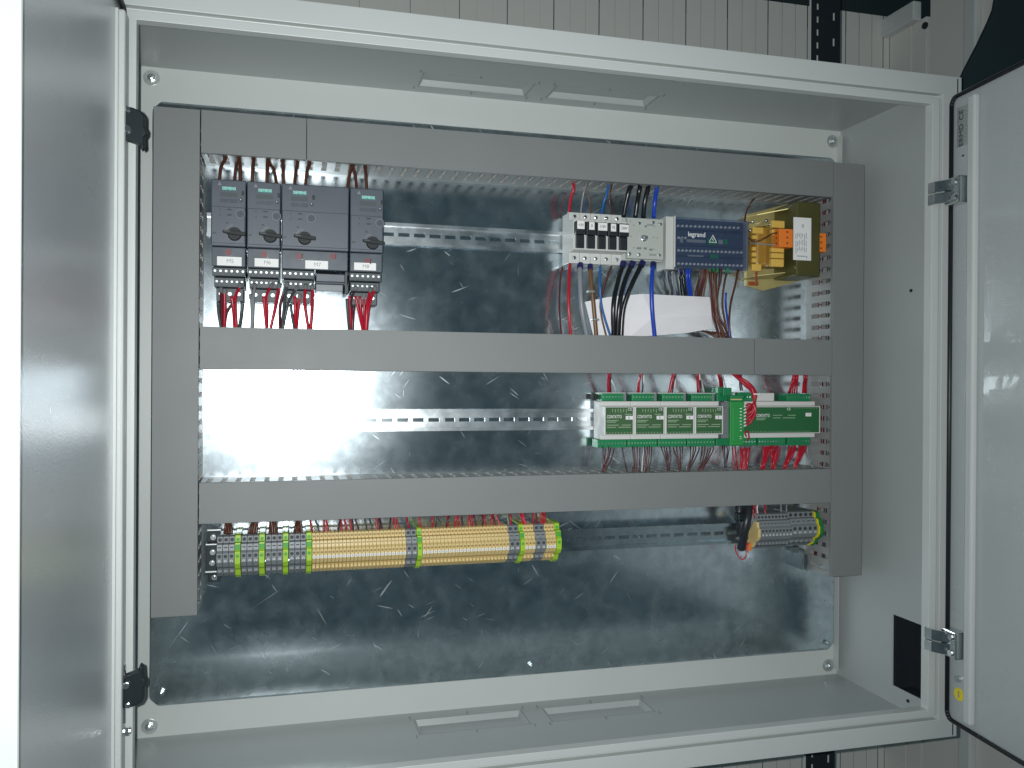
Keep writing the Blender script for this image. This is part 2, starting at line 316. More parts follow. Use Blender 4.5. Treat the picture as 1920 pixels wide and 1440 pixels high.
# left leaf
ld, lf, lbx = door((.0105, -.262), (-.012, -1), (1, -.012), .47, -.0285, .9290, 'satin',
    [(.010, .034, .0035, -.012, .912), (.434, .438, .0115, -.02, .92)], 'left_door', 'satin grey left leaf with black quarter-turn latches on its edge')
for zs, sg in ((.8225, 1), (.0045, -1)):
    po = [(232, 200), (250, 204), (266, 211), (272, 219), (272, 240), (276, 244), (275, 252), (271, 258), (272, 278), (266, 283), (262, 272), (248, 267), (233, 262)]
    if sg < 0: po = [(232, 1326), (250, 1322), (266, 1315), (271, 1307), (271, 1286), (275, 1282), (274, 1274), (270, 1268), (269, 1248), (263, 1244), (261, 1254), (248, 1260), (233, 1266)]
    pts = [A(x, y, .284) for x, y in po]
    mb = MB(); mb.prism([(p.x, p.z) for p in pts], lambda a, b_, d: (a, d, b_), -.290, -.277); la = mb.build('latch', 'cambl', ld, bevel=.0015)
    for (nx, ny) in (((240, 242), (240, 205)) if sg > 0 else ((237, 1285), (240, 1322))):
        c = A(nx, ny, .291); mb = MB(); mb.cyl((c.x, -.2895, c.z), .0042 if ny in (242, 1285) else .003, 'y', -.004, 8); mb.build('screw', 'chrome', la, bevel=.0006)
    c = A(231, 235 if sg > 0 else 1300, .28); mb = MB(); mb.box(c.x-.006, c.x+.003, -.284, -.279, c.z-.035, c.z+.035); mb.build('bracket', 'chrome', la, bevel=.002)
c = A(232, 1371, .28); mb = MB(); mb.cyl((c.x-.006, -.28, c.z), .0035, 'x', .014, 8); mb.cyl((c.x+.002, -.28, c.z), .0055, 'x', .004, 6); mb.build('screw', 'chrome', ld)
mb = MB(); lbx(mb, .0365, .0395, -.006, -.0030, -.0, .91); mb.build('edge_fold', 'paint', ld)

# ------------------------------------------------------------------ background
def wallpanel():
    mb = MB(); z0, z1 = -1.2, 1.43; y = .5; p = .1095; x = .5592-p*14
    while x < 1.673:
        x1 = min(x+p, 1.673); g = .0013
        for (a, b_, ya) in ((x+g, x+p*.30, y), (x+p*.30, x+p*.36, y+.0012), (x+p*.36, x+p*.66, y), (x+p*.66, x+p*.70, y+.001), (x+p*.70, x1-g, y)):
            a = min(a, 1.673); b_ = min(b_, 1.673)
            if b_ > a: mb.add([(a, ya, z0), (b_, ya, z0), (b_, ya, z1), (a, ya, z1)], [(0, 1, 2, 3)])
        mb.add([(x-g, y+.008, z0), (x+g, y+.008, z0), (x+g, y+.008, z1), (x-g, y+.008, z1)], [(0, 1, 2, 3)])
        x = x1
    o = mb.build('back_wall', 'wall'); return tag(o, kind='structure')
wallpanel()
mb = MB(); mb.box(-1.2, 1.9, .499, .62, 1.4215, 1.9); mb.build('ceiling', 'darkp')['kind'] = 'structure'
mb = MB()
for a, b_ in ((.5, .42), (.417, .368)): mb.box(1.673, 1.70, b_+.0015, a-.0015, -1.2, 1.37)
mb.box(1.673, 1.70, .02, .3575, -1.2, 1.9)
mb.build('side_wall', 'wall', bevel=.001)['kind'] = 'structure'
mb = MB(); mb.box(1.648, 1.672, .385, .499, 1.366, 1.412); mb.build('wall_trim', 'lattice', bevel=.003)['kind'] = 'structure'
mb = MB(); mb.box(1.655, 1.672, .20, .236, -1.2, 1.9); mb.build('wall_rib', 'lattice', bevel=.004)['kind'] = 'structure'
mb = MB(); mb.cyl((1.668, .372, 1.348), .008, 'x', .005); o = mb.build('wall_screw', 'darkst'); tag(o, 'dark screw head below the pale trim at the top of the side wall', 'screw')
pst = thing('slotted_upright', 'dark perforated steel upright standing between cabinet and panelled wall', 'steel upright', (1.25, .15, -1.2))
mb = MB(); hs = []
z = -.45
while z < 1.45: hs.append((1.2225, 1.2275, z, z+.013)); z += .026
mb.sheet(1.211, 1.2415, -1.2, 1.9, hs, lambda u, v: (u, .15, v)); mb.build('front_flange', 'darkst', pst, solid=.002)
mb = MB(); hs = []; z = -.44
while z < 1.45: hs.append((1.262, 1.267, z, z+.016)); z += .052
mb.sheet(1.2425, 1.279, -1.2, 1.9, hs, lambda u, v: (u, .153, v)); mb.build('side_flange', 'black', pst, solid=.002)
mb = MB(); mb.box(1.2115, 1.278, .156, .158, -1.2, 1.9); mb.build('rear_web', 'lattice', pst)
pl = [A(1803, 149, .1), A(1812, 128, .1), A(1838, 78, .1), A(1858, 35, .1), A(1866, 15, .1), A(1874, -30, .1), A(1990, -30, .1), A(1990, 260, .1), A(1803, 260, .1)]
mb = MB(); mb.prism([(p.x, p.z) for p in pl], lambda a, b_, d: (a, d, b_), -.1, -.09); o = mb.build('dark_board', 'darkp', bevel=.002)
tag(o, 'dark blue-green sheet with curved edge standing behind the top of the right door', 'board')

# ------------------------------------------------------------------ mounting plate
PW, PH = 1.1677, .9
pl = thing('mounting_plate', 'scratched galvanised steel mounting plate filling the back of the cabinet', 'mounting plate', (PW/2, 0, 0))
ch = .012
mb = MB(); mb.prism([(ch, 0), (PW-ch, 0), (PW, ch), (PW, PH-ch), (PW-ch, PH), (ch, PH), (0, PH-ch), (0, ch)], lambda a, b_, d: (a, d, b_), 0, .0265)
mb.build('plate', 'zinc', pl, bevel=.004, seg=3)
for x, z in ((.0178, .0212), (.5889, .017), (1.149, .0151)): bolt((x, 0, z), .0042, pl, 'screw', False)

# ------------------------------------------------------------------ wiring ducts
def duct(x0, x1, z0, z1, vert, label, joints=(), open_a=True):
    t = thing('wiring_duct', label, 'wiring duct', ((x0+x1)/2, 0, (z0+z1)/2), 'grey slotted wiring ducts on the plate')
    H = .0785; mb = MB(); hs = []
    L0, L1 = (z0, z1) if vert else (x0, x1); c = L0+.012
    while c < L1-.008:
        hs += [(c-.0038, c+.0038, .017, .041), (c-.0038, c+.0038, .0445, .069)]; 
        hs += [(c-.0012, c+.0012, .040, .0455), (c-.0012, c+.0012, .068, .0745)]; c += .020
    for e in ((x0+.0015, x1-.0015) if vert else (z0+.0015, z1-.0015)):
        if vert: mb.sheet(L0, L1, .0, .0745, hs, lambda u, v: (e, -v, u))
        else: mb.sheet(L0, L1, .0, .0745, hs, lambda u, v: (u, -v, e))
    mb.build('slotted_wall', 'duct_in', t, solid=.0015)
    mb = MB(); mb.box(x0+.002, x1-.002, -.0015, -.0002, z0+.002, z1-.002); mb.build('base', 'duct_in', t)
    js = [L0]+list(joints)+[L1]
    for a, b_ in zip(js[:-1], js[1:]):
        mb = MB(); g = .0004; lip = .006
        if vert:
            mb.box(x0, x1, -.080, -.0785, a+g, b_-g); mb.box(x0, x0+.0009, -.0785, -.0725, a+g, b_-g); mb.box(x1-.0009, x1, -.0785, -.0725, a+g, b_-g)
        else:
            mb.box(a+g, b_-g, -.080, -.0785, z0, z1); mb.box(a+g, b_-g, -.0785, -.0725, z0, z0+.0009); mb.box(a+g, b_-g, -.0785, -.0725, z1-.0009, z1)
        mb.build('cover', 'duct', t, bevel=.0006)
    return t
duct(.0135, .0745, .1530, .8680, True, 'tall grey wiring duct along the left edge of the plate')
duct(1.1025, 1.1635, .1540, .8680, True, 'tall grey wiring duct along the right edge of the plate')
duct(.0757, 1.1015, .8075, .8680, False, 'long grey wiring duct across the top, above the dark motor starters', (A(575, 260, .08).x,))
duct(.0757, 1.1015, .5013, .5618, False, 'long grey wiring duct in the middle, below the dark motor starters', (A(1415, 670, .08).x,))
duct(.0757, 1.1015, .2823, .3405, False, 'long grey wiring duct directly above the beige terminal row')

# ------------------------------------------------------------------ DIN rails
def rail(x0, x1, zc, h0, label, holes_from=None):
    t = thing('mounting_rail', label, 'mounting rail', ((x0+x1)/2, -h0, zc), 'slotted steel mounting rails')
    mb = MB(); hs = []; c = x0+.012
    while c < x1-.02:
        hs.append((c, c+.018, -.003, .003)); c += .025
    mb.sheet(x0, x1, -.0125, .0125, hs, lambda u, v: (u, -h0-.001, zc+v))
    for s in (-1, 1):
        mb.sheet(x0, x1, .001, .0075, [], lambda u, v: (u, -h0-v, zc+s*.0125))
        mb.sheet(x0, x1, .0125, .0175, [], lambda u, v: (u, -h0-.0075, zc+s*v))
    mb.build('rail', 'zinc_rail', t, solid=.001)
    for x in (x0+.02, x1-.03):
        m = MB(); m.cyl((x, -h0-.0015, zc), .005, 'y', -.003, 10); m.build('screw', 'steel', t)
    return t
rail(.078, 1.070, .7190, 0, 'slotted steel rail running behind the motor starters and fuse holders')
rail(.078, 1.100, .4245, 0, 'slotted steel rail running behind the white and green modules')
r3 = rail(.094, 1.100, .2285, .030, 'slotted steel rail on raised brackets carrying the terminal blocks')
for c in r3.children:
    if c.name.startswith('rail'): c.data.materials[0] = M['rail_dark']
# its end brackets
def zbox(mb, px0, py0, px1, py1, h, hb): return mb.pb(px0, py0, px1, py1, h, hb)
mb = MB(); mb.pb(389, 994, 414, 1016, .030, .028); mb.pb(386, 1022, 406, 1072, .045, .0435); mb.pb(390, 1073, 413, 1091, .012, .010)
p = A(400, 1019, .04); mb.box(p.x-.009, p.x+.009, -.045, -.028, p.z-.0012, p.z+.0012); p = A(398, 1072, .03); mb.box(p.x-.009, p.x+.009, -.045, -.010, p.z-.0008, p.z+.0012)
br = mb.build('end_bracket', 'cambl', r3, bevel=.0006)
for q in ((389, 993, 414, 995, .032, .028), (386, 1020, 406, 1022, .047, .0435), (385, 1071, 406, 1073.5, .047, .0435)): MB().pb(*q).build('bracket_edge_glint', 'screwm', br)  # bright edge glints put in as thin pale strips
for px, py, h in ((400, 1007, .030), (402, 1082, .012), (399, 1035, .045), (398, 1055, .045)):
    p = A(px, py, h); m = MB(); m.cyl((p.x, -h, p.z), .0045, 'y', -.003, 12); m.cyl((p.x, -h-.003, p.z), .0025, 'y', -.002, 8); m.build('screw', 'steel', br, bevel=.0005)
mb = MB(); mb.pb(1503, 1030, 1508, 1068, .030, .0005); mb.pb(1485, 1026, 1499, 1036, .030, .020); mb.pb(1514, 1040, 1517, 1070, .02, .0005); mb.build('end_bracket', 'steel', r3, bevel=.0004)

# ------------------------------------------------------------------ wires
def W(pts, r, m, name, label, group=None, fer=None, fl=.008, cat='wire'):
    jr = random.Random(len(bpy.data.objects)); P = [A(p[0]+(jr.uniform(-.9, .9) if 0 < i < len(pts)-1 else 0), p[1], max(.004, p[2]+(jr.uniform(-.004, .004) if 0 < i < len(pts)-1 else 0))) for i, p in enumerate(pts)]; o = MB().tube(P, r, 8).build(name, m, smooth=True); tag(o, label, cat, group)
    if fer:
        a, b_ = P[0], P[1]; d = (b_-a).normalized(); MB().tube([a-d*.0005, a+d*fl], r*1.35, 8).build('ferrule', fer, o)
    return o
def Z(o, s, h): return lambda u, v, hh=h: (o[0]+u/s, o[1]+v/s, hh)
z2 = Z((370, 270), 3.892, .055)
# feeders above the starters
SN = {1: 'leftmost', 2: 'second', 3: 'wide third', 4: 'rightmost'}
for i, (a, b_, c, d) in enumerate([(200, 78, 160, 272), (296, 80, 270, 276), (303, 80, 312, 276), (412, 90, 400, 285), (513, 90, 508, 295), (519, 90, 582, 300), (620, 98, 632, 303), (727, 105, 708, 308), (817, 110, 788, 315), (1128, 140, 1095, 330), (1134, 140, 1165, 340), (1224, 145, 1238, 345)]):
    k = 1 if i < 3 else 2 if i < 6 else 3 if i < 9 else 4
    W([z2(a, b_-30, .050), z2(a, b_+30, .052), z2((a+c)/2+(c-a)*.15, (b_+d)/2, .060), z2(c, d+15, .065)], .0024, 'brown', 'feeder_wire', 'brown wire feeding the %s dark motor starter from above' % SN[k], 'brown feeders above motor starter %d' % k)
lows = [ # starter, path, material, radius
 (1, [(150, 1150), (156, 1240), (172, 1360)], 'dgrey', .0016), (1, [(172, 1050), (178, 1200), (182, 1360)], 'maroon', .0016), (1, [(198, 1060), (200, 1200), (193, 1360)], 'red', .0018),
 (1, [(250, 1110), (262, 1210), (272, 1360)], 'red', .0018), (1, [(318, 1020), (275, 1140), (287, 1360)], 'red', .0017), (1, [(268, 1150), (215, 1230), (196, 1360)], 'maroon', .0014), (1, [(328, 1150), (326, 1230), (306, 1360)], 'dgrey', .0018),
 (2, [(395, 1100), (398, 1220), (398, 1360)], 'grey', .0020), (2, [(420, 1020), (408, 1150), (405, 1360)], 'grey', .0015), (2, [(485, 1110), (494, 1220), (503, 1360)], 'red', .0018), (2, [(547, 1020), (500, 1110), (506, 1220), (510, 1360)], 'red', .0016), (2, [(600, 1020), (570, 1180), (528, 1360)], 'red', .0017),
 (3, [(640, 1060), (606, 1180), (604, 1360)], 'maroon', .0016), (3, [(655, 1010), (632, 1170), (616, 1360)], 'dgrey', .0017), (3, [(730, 1040), (660, 1160), (624, 1360)], 'dgrey', .0015), (3, [(680, 1170), (690, 1260), (705, 1360)], 'dgrey', .0015), (3, [(712, 1110), (714, 1230), (714, 1360)], 'red', .0018), (3, [(748, 1100), (732, 1230), (726, 1360)], 'red', .0016), (3, [(792, 1025), (784, 1160), (812, 1360)], 'red', .0017), (3, [(840, 1030), (836, 1200), (828, 1360)], 'red', .0017),
 (4, [(1092, 1130), (1098, 1230), (1108, 1370)], 'dgrey', .0017), (4, [(1112, 1110), (1118, 1230), (1122, 1370)], 'red', .0018), (4, [(1160, 1040), (1124, 1160), (1124, 1370)], 'plum', .0013), (4, [(1142, 1190), (1136, 1270), (1132, 1370)], 'maroon', .0016), (4, [(1152, 1110), (1180, 1240), (1210, 1370)], 'red', .0016), (4, [(1186, 1110), (1196, 1230), (1218, 1370)], 'red', .0013), (4, [(1216, 1100), (1216, 1230), (1224, 1370)], 'red', .0014), (4, [(1266, 1050), (1240, 1180), (1228, 1370)], 'red', .0017), (4, [(1302, 1040), (1252, 1180), (1236, 1370)], 'red', .0017)]
WN = {'dgrey': 'dark grey', 'maroon': 'dark red', 'red': 'red', 'grey': 'grey', 'plum': 'plum', 'brown': 'brown'}
for k, path, m, r in lows:
    P = [z2(*path[0], .080 if path[0][1] < 1060 else .066)]+[z2(u, v, .062) for u, v in path[1:-1]]+[z2(*path[-1], .052), z2(path[-1][0], path[-1][1]+50, .046)]
    W(P, r*1.3, m, 'load_wire', '%s wire leaving the underside of the %s dark motor starter' % (WN[m], SN[k]), '%s wires below motor starter %d' % (WN[m], k), 'ferr' if path[0][1] < 1110 else None, .006)

# ------------------------------------------------------------------ motor starters
def starter(px0, px1, yo, lab, tagx, label, double=False):
    """px0, px1: left/right edge in the photo; yo: vertical offset of its features from the first starter"""
    H = .100
    fx = lambda u: px0+u; fy = lambda v: v+yo
    x0 = A(px0, 400+yo, H).x; x1 = A(px1, 400+yo, H).x; zt = .7668; zm = .6735; zl = .6465
    t = thing('motor_starter', label, 'motor starter', ((x0+x1)/2, -.0085, .62), 'dark motor starters on the upper rail')
    P = lambda u, v, h=H: A(fx(u), fy(v), h)
    mb = MB(); mb.box(x0+.0004, x1-.0004, -H, -.062, zm+.0005, zt); mb.box(x0+.0004, x1-.0004, -.0615, -.009, zm+.006, zt-.003)
    zs = P(30, 388).z; bd = mb.build('housing', 'navy', t, bevel=.0012)
    mb = MB(); mb.box(x0+.0012, x1-.0012, -H-.0018, -H-.0001, zm+.004, zs); mb.build('front_step', 'navy', t, bevel=.0008)
    Hf = H+.0018
    mb = MB(); mb.box(x0+.001, x1-.001, -.092, -.05, zl, zm); mb.build('contactor_cover', 'navy2', t, bevel=.001)
    mb = MB()
    for i in range(int((x1-x0)/.006)): 
        if (i*7) % 5: mb.box(x0+.003+i*.006, x0+.006+i*.006, -.0935, -.092, zm-.0016, zm-.0004)
    mb.build('vent_row', 'navyd', t)
    # brand plate, window, marks
    mb = MB(); a = P(22, 350); b_ = P(47, 357); mb.box(a.x, b_.x, -H-.0004, -H, b_.z-.0004, a.z+.0002); o = mb.build('nameplate', 'teal', t)
    text('lettering', 'SIEMENS', (a.x+b_.x)/2, (a.z+b_.z)/2, H+.0004, .0058, 'mint', t, sx=.86)
    a = P(18, 360); b_ = P(50, 370); mb = MB(); mb.box(a.x, b_.x, -H-.0003, -H, b_.z, a.z); mb.build('data_window', 'navyt', t)
    mb = MB(); a = P(18, 372); b_ = P(50, 381); mb.box(a.x, (a.x+b_.x)/2-.0006, -H-.0003, -H, b_.z, a.z); mb.box((a.x+b_.x)/2+.0006, b_.x, -H-.0003, -H, b_.z, a.z); mb.build('data_field', 'navy2', t)
    a = P(17, 344); mb = MB(); s = .0028
    mb.prism([(a.x-s, a.z-s*.8), (a.x+s, a.z-s*.8), (a.x, a.z+s*1.0)], lambda p, q, d: (p, d, q), -H-.0003, -H); mb.build('warning_mark', 'grey', t)
    mb = MB(); a = P(58, 358); b_ = P(63, 367); mb.box(a.x, b_.x, -H-.0004, -H, b_.z, a.z); mb.build('slot_mark', 'black', t)
    a = P(57, 375.5); mb = MB(); mb.cyl((a.x, -H, a.z), .0026, 'y', -.0012, 16); bn = mb.build('test_button', 'navyd', t, smooth=False); mb = MB(); mb.cyl((a.x-.0004, -H-.0012, a.z+.0006), .0007, 'y', -.0004, 10); mb.build('button_tip', 'white', bn)
    a = P(56, 402); mb = MB(); mb.cyl((a.x, -Hf, a.z), .0062, 'y', -.0010, 28); dl = mb.build('setting_dial', 'grey' if False else 'navy2', t, bevel=.0003)
    mb = MB()
    for i in range(28):
        t0 = 2*math.pi*i/28; t1 = 2*math.pi*(i+1)/28; ro, ri = .0062, .0056
        mb.add([(a.x+r_*math.cos(q), -Hf-.0013, a.z+r_*math.sin(q)) for r_, q in ((ro, t0), (ro, t1), (ri, t1), (ri, t0))], [(0, 1, 2, 3)])
    mb.build('dial_ring', 'grey', dl)
    mb = MB(); mb.box(a.x-.0012, a.x+.0012, -Hf-.0014, -Hf-.0010, a.z-.0004, a.z+.0004); mb.box(a.x-.0004, a.x+.0004, -Hf-.0014, -Hf-.0010, a.z-.0012, a.z+.0012); mb.build('dial_slot', 'navyd', dl)
    mb = MB()
    for vv in (393, 403):
        a = P(31, vv); mb.box(a.x, a.x+.006, -Hf-.0004, -Hf, a.z-.0012, a.z+.0008)
        a = P(17, vv); mb.box(a.x, a.x+.001, -Hf-.0004, -Hf, a.z-.0015, a.z+.0015)
    a = P(4, 437); mb.box(a.x, a.x+.004, -Hf-.0003, -Hf, a.z-.001, a.z+.001); a = P(30, 418); mb.box(a.x-.001, a.x+.002, -Hf-.0003, -Hf, a.z-.001, a.z+.001)
    mb.build('scale_marks', 'black', t)
    # rotary handle
    a = P(44, 437, H+.012); kc = Vector((a.x, -Hf, a.z)); mb = MB(); mb.cyl(kc, .0096, 'y', -.007, 28, .0088); kb = mb.build('rotary_handle', 'knob', t, bevel=.0006)
    mb = MB(); L_ = .0153; cz = kc.z+.0006
    mb.prism([(kc.x-L_, cz+.0024), (kc.x-L_+.002, cz+.0031), (kc.x-.004, cz+.0026), (kc.x+L_-.001, cz+.0012), (kc.x+L_, cz), (kc.x+L_, cz-.0036), (kc.x+L_-.003, cz-.0040), (kc.x, cz-.0030), (kc.x-L_+.001, cz-.0010), (kc.x-L_, cz+.0006)], lambda p, q, d: (p, d, q), kc.y-.0070, kc.y-.0130)
    mb.build('handle_bar', 'knob', kb, bevel=.0008)
    mb = MB(); mb.box(kc.x-L_+.002, kc.x-.005, kc.y-.0134, kc.y-.0130, cz+.0012, cz+.0017); mb.build('handle_mark', 'grey', kb)
    mb = MB()
    for i in range(9):
        t0 = math.radians(100+i*9); t1 = t0+math.radians(9)
        mb.add([(kc.x+r_*math.cos(q), -Hf-.0003, kc.z+r_*math.sin(q)) for r_, q in ((.0135, t0), (.0135, t1), (.0129, t1), (.0129, t0))], [(0, 1, 2, 3)])
    mb.build('switch_arc', 'grey', t)
    # indicator(s), white tag
    for u in ((33, 96) if double else (33,)):
        a = A(px0+u, 473+yo, .092); mb = MB(); mb.box(a.x-.0035, a.x+.0035, -.0928, -.092, a.z-.004, a.z+.004); i_ = mb.build('indicator', 'redp', t); mb = MB(); mb.box(a.x+.0036, a.x+.0052, -.0932, -.092, a.z-.004, a.z+.004); mb.build('indicator_clip', 'chrome' if u == 33 else 'navyd', i_)
    a = A(tagx[0], tagx[1], .093); b_ = A(tagx[2], tagx[3], .093); mb = MB(); mb.box(a.x, b_.x, -.0932, -.0920, b_.z, a.z); tg = mb.build('name_tag', 'white', t)
    text('lettering', lab, (a.x+b_.x)/2+.001, (a.z+b_.z)/2, .0932, .0078, 'inkg', tg)
    # terminal tiers
    xe = x1 if not double else x0+(x1-x0)*.51
    n = 6; wd = (xe-x0-.003)/n
    for row, (za, zb, hh, nn, hs_) in enumerate(((zl-.0125, zl-.0005, .082, 6, .0017), (zl-.027, zl-.0135, .072, 6, .0015), (zl-.046, zl-.0275, .060, 3, .0027))):
        ins = .002*row; mb = MB(); mb.box(x0+.001+ins, xe-.001-ins, -hh, -.02, za, zb)
        tb = mb.build('terminal_tier', 'navyt', t, bevel=.0008)
        ww = (xe-x0-.002-2*ins)/nn; rec = MB(); scr = MB()
        for k in range(nn):
            cx = x0+.001+ins+ww*(k+.5)
            rec.cyl((cx, -hh-.0001, (za+zb)/2+.001), hs_*1.35, 'y', -.0003, 12)
            cz = (za+zb)/2+.001
            scr.cyl((cx, -hh-.0004, cz), hs_, 'y', -.0012, 10)
            scr.box(cx-hs_*1.2, cx+hs_*1.2, -hh-.0018, -hh-.0016, cz-.0003, cz+.0003)
            if row < 2: rec.box(cx-ww*.3, cx+ww*.3, -hh-.0006, -hh, za+.0006, za+.0030)
        rec.build('clamp_opening', 'navyd', tb); scr.build('clamp_screw', 'screwm', tb, bevel=.0002)
    if double:
        mb = MB(); mb.box(xe+.001, x1-.004, -.078, -.02, zl-.0150, zl-.0035); mb.build('mechanical_interlock', 'navy', t, bevel=.0008)
        mb = MB(); mb.box(xe+.001, x1-.006, -.066, -.03, zl-.028, zl-.0175); mb.build('link_module', 'tgrey', t, bevel=.001)
        mb = MB(); mb.box(x1-.0038, x1-.001, -.080, -.02, zl-.032, zl-.0005); mb.box(xe, x1-.001, -.074, -.02, zl-.0174, zl-.0152); mb.build('side_web', 'navyd', t)
    mb = MB()
    for k in range(3): mb.cyl((x0+(min(x1, x0+.048)-x0)*(k+.75)/3.6, -.07, zt-.001), .003, 'z', .003, 10)
    mb.build('wire_entry', 'ferrg', t)
    return t
starter(395, 461.5, 0, 'M5', (407, 480.5, 453, 499), 'dark navy motor starter tagged M5, leftmost on the upper rail')
starter(462.5, 526.5, 4, 'M6', (477.5, 484, 522, 501), 'dark navy motor starter tagged M6, between M5 and the wide M7')
starter(527.5, 654.5, 8, 'M7', (572.5, 488, 615, 505), 'double-width dark navy reversing motor starter tagged M7', True)
starter(656, 719, 17, 'M8', (664, 492, 705, 507.5), 'dark navy motor starter tagged M8, rightmost of the four')

# ------------------------------------------------------------------ fuse holders (five poles)
z3 = Z((1030, 330), 4.646, .05)
bx0, bx1 = A(1067, 450, .045).x, A(1166.5, 450, .045).x
for i, s in enumerate(('+24', '0', '110V', 'N', '230V')):
    a, b_ = bx0+(bx1-bx0)*i/5, bx0+(bx1-bx0)*(i+1)/5; cx = (a+b_)/2
    t = thing('fuse_holder', '%s white fuse holder, black carrier tagged %s' % (['leftmost', 'second', 'middle', 'fourth', 'rightmost'][i], s.replace('+', 'plus ')), 'fuse holder', (cx, -.0085, .68), 'row of five fuse holders')
    mb = MB(); g = .0002
    mb.prism([(.009, .6795), (.045, .6795), (.045, .6965), (.066, .6985), (.066, .7475), (.045, .7490), (.045, .7620), (.009, .7620)], lambda p, q, d: (d, -p, q), a+g, b_-g); mb.build('housing', 'brk', t, bevel=.0008)
    for zz in (.7555, .6885):
        mb = MB(); mb.cyl((cx, -.0448, zz), .0034, 'y', -.0006, 16); rc = mb.build('screw_well', 'inkg', t); mb = MB(); mb.cyl((cx, -.0452, zz), .0024, 'y', -.0008, 14); mb.box(cx-.002, cx+.002, -.0466, -.0460, zz-.0003, zz+.0003); mb.build('screw', 'chrome', rc, bevel=.0002)
    mb = MB(); mb.box(a+.0006, b_-.0006, -.076, -.0662, .7215, .7425); mb.box(a+.0032, b_-.0012, -.0715, -.0662, .7005, .7212); cr = mb.build('fuse_carrier', 'black', t, bevel=.0012)
    lw = .0062 if len(s) == 1 else (.0088 if len(s) == 3 else .0108); lw = min(lw, .0085 if i < 2 else .0085 if i == 3 else .0150)
    zc = .7360-.0004*i; mb = MB(); mb.box(cx-lw*.72, cx+lw*.72, -.0764, -.0760, zc-.0062, zc+.0062); tg = mb.build('name_tag', 'white', t)
    text('lettering', s, cx, zc, .0764, .0062, 'ink', tg, sx=.85)
mb = MB(); 
# rotary switch body (grey load-break switch)
sx0, sx1 = A(1170, 450, .055).x, A(1246, 450, .055).x
t = thing('rotary_isolator', 'pale grey square isolator with central shaft, between fuse holders and blue distribution block', 'isolator switch', ((sx0+sx1)/2, -.009, .68))
mb = MB(); mb.box(sx0+.001, sx1, -.045, -.009, .688, .7590); mb.box(sx0+.006, sx1-.0015, -.055, -.045, .690, .7570); mb.build('housing', 'brkd', t, bevel=.001)
cx, cz = A(1207, 447, .056).x, A(1207, 447, .056).z
mb = MB(); mb.cyl((cx, -.055, cz), .0150, 'y', -.0008, 32); mb.build('dial_plate', 'brkd', t, bevel=.0003)
mb = MB(); mb.cyl((cx, -.0558, cz), .0055, 'y', -.002, 16); mb.box(cx-.003, cx+.003, -.066, -.0558, cz-.003, cz+.003); mb.build('shaft', 'steel', t, bevel=.0006)
mb = MB()
for u, v in ((708, 395), (738, 430), (712, 525), (908, 535), (942, 540), (735, 625), (705, 662), (918, 440), (950, 410), (915, 638), (780, 700), (700, 690)):
    p = A(1030+u/4.646, 330+v/4.646, .0555); mb.cyl((p.x, -.0548, p.z), .0014, 'y', -.0005, 10)
mb.build('screw_hole', 'inkg', t)
for u, v, l in ((880, 425, .012), (780, 628, .008), (835, 630, .005), (885, 640, .006), (900, 685, .013), (840, 437, .004)):
    p = A(1030+u/4.646, 330+v/4.646, .0555); mb = MB(); mb.box(p.x-l/2, p.x+l/2, -.0562, -.055, p.z-.0018, p.z+.0012); mb.build('moulded_mark', 'inkg' if l > .01 else 'tgrey', t, bevel=.0004)
for u, v in ((785, 412), (905, 405), (970, 420), (700, 680), (782, 685), (960, 690)):
    p = A(1030+u/4.646, 330+v/4.646, .0555); mb = MB(); mb.cyl((p.x, -.0553, p.z), .0027, 'y', -.0010, 12); mb.build('screw', 'steel', t, bevel=.0003)
# blue distribution block
dx0, dx1 = A(1267, 455, .05).x, A(1403, 455, .05).x; dz0, dz1 = .6805, .7640
t = thing('distribution_block', 'power distribution block under a clear blue lid, rows of brass screws inside', 'distribution block', ((dx0+dx1)/2, -.009, dz0))
mb = MB(); mb.box(dx0-.016, dx0-.001, -.046, -.009, dz0-.004, dz1+.0005); mb.box(dx0-.0035, dx0-.0012, -.052, -.046, dz0-.001, dz1+.001); mb.box(dx0-.0105, dx0-.0095, -.0475, -.046, dz0+.006, dz1-.022); mb.build('end_wall', 'brk', t, bevel=.0006)
mb = MB(); mb.box(dx0, dx1-.003, -.038, -.009, dz0, dz1-.001); mb.build('terminal_bed', 'disty', t)
lid = mat('blue_lid', (.03, .07, .20), .10, alpha=.16, spec=.7)
mb = MB(); mb.box(dx0, dx1, -.0505, -.0495, dz0+.001, dz1); mb.box(dx0, dx1, -.0495, -.040, dz1-.001, dz1); lidob = mb.build('clear_lid', lid, t)
mb = MB(); mb.box(dx1-.0025, dx1, -.049, -.009, dz0-.001, dz1-.002); mb.build('end_plate', 'grey', t, bevel=.0005)
z7 = Z((1230, 390), 10.105, .044)
bars = MB()
for v0, v1 in ((380, 470), (690, 760), (880, 960)):
    a = A(1230+420/10.1, 390+v0/10.1, .042); b_ = A(1230+1640/10.1, 390+v1/10.1+1, .042); bars.box(a.x, b_.x, -.0420, -.038, b_.z, a.z)
bars.build('busbar', 'navyd', t, bevel=.0005)
random.seed(3)
for row, (v, u0, u1, n) in enumerate(((335, 420, 1560, 15), (800, 430, 1620, 17), (1050, 430, 1620, 17), (560, 430, 560, 3))):
    for k in range(n):
        u = u0+(u1-u0)*k/max(1, n-1); p = A(1230+u/10.105, 390+(v+(u-400)*.035)/10.105, .042)
        mb = MB(); mb.cyl((p.x, -.0385, p.z), .0021, 'y', -.004, 10); mb.box(p.x-.002, p.x+.002, -.0430, -.0425, p.z-.0004, p.z+.0004); mb.build('terminal_screw', 'screwm', t, bevel=.0003)
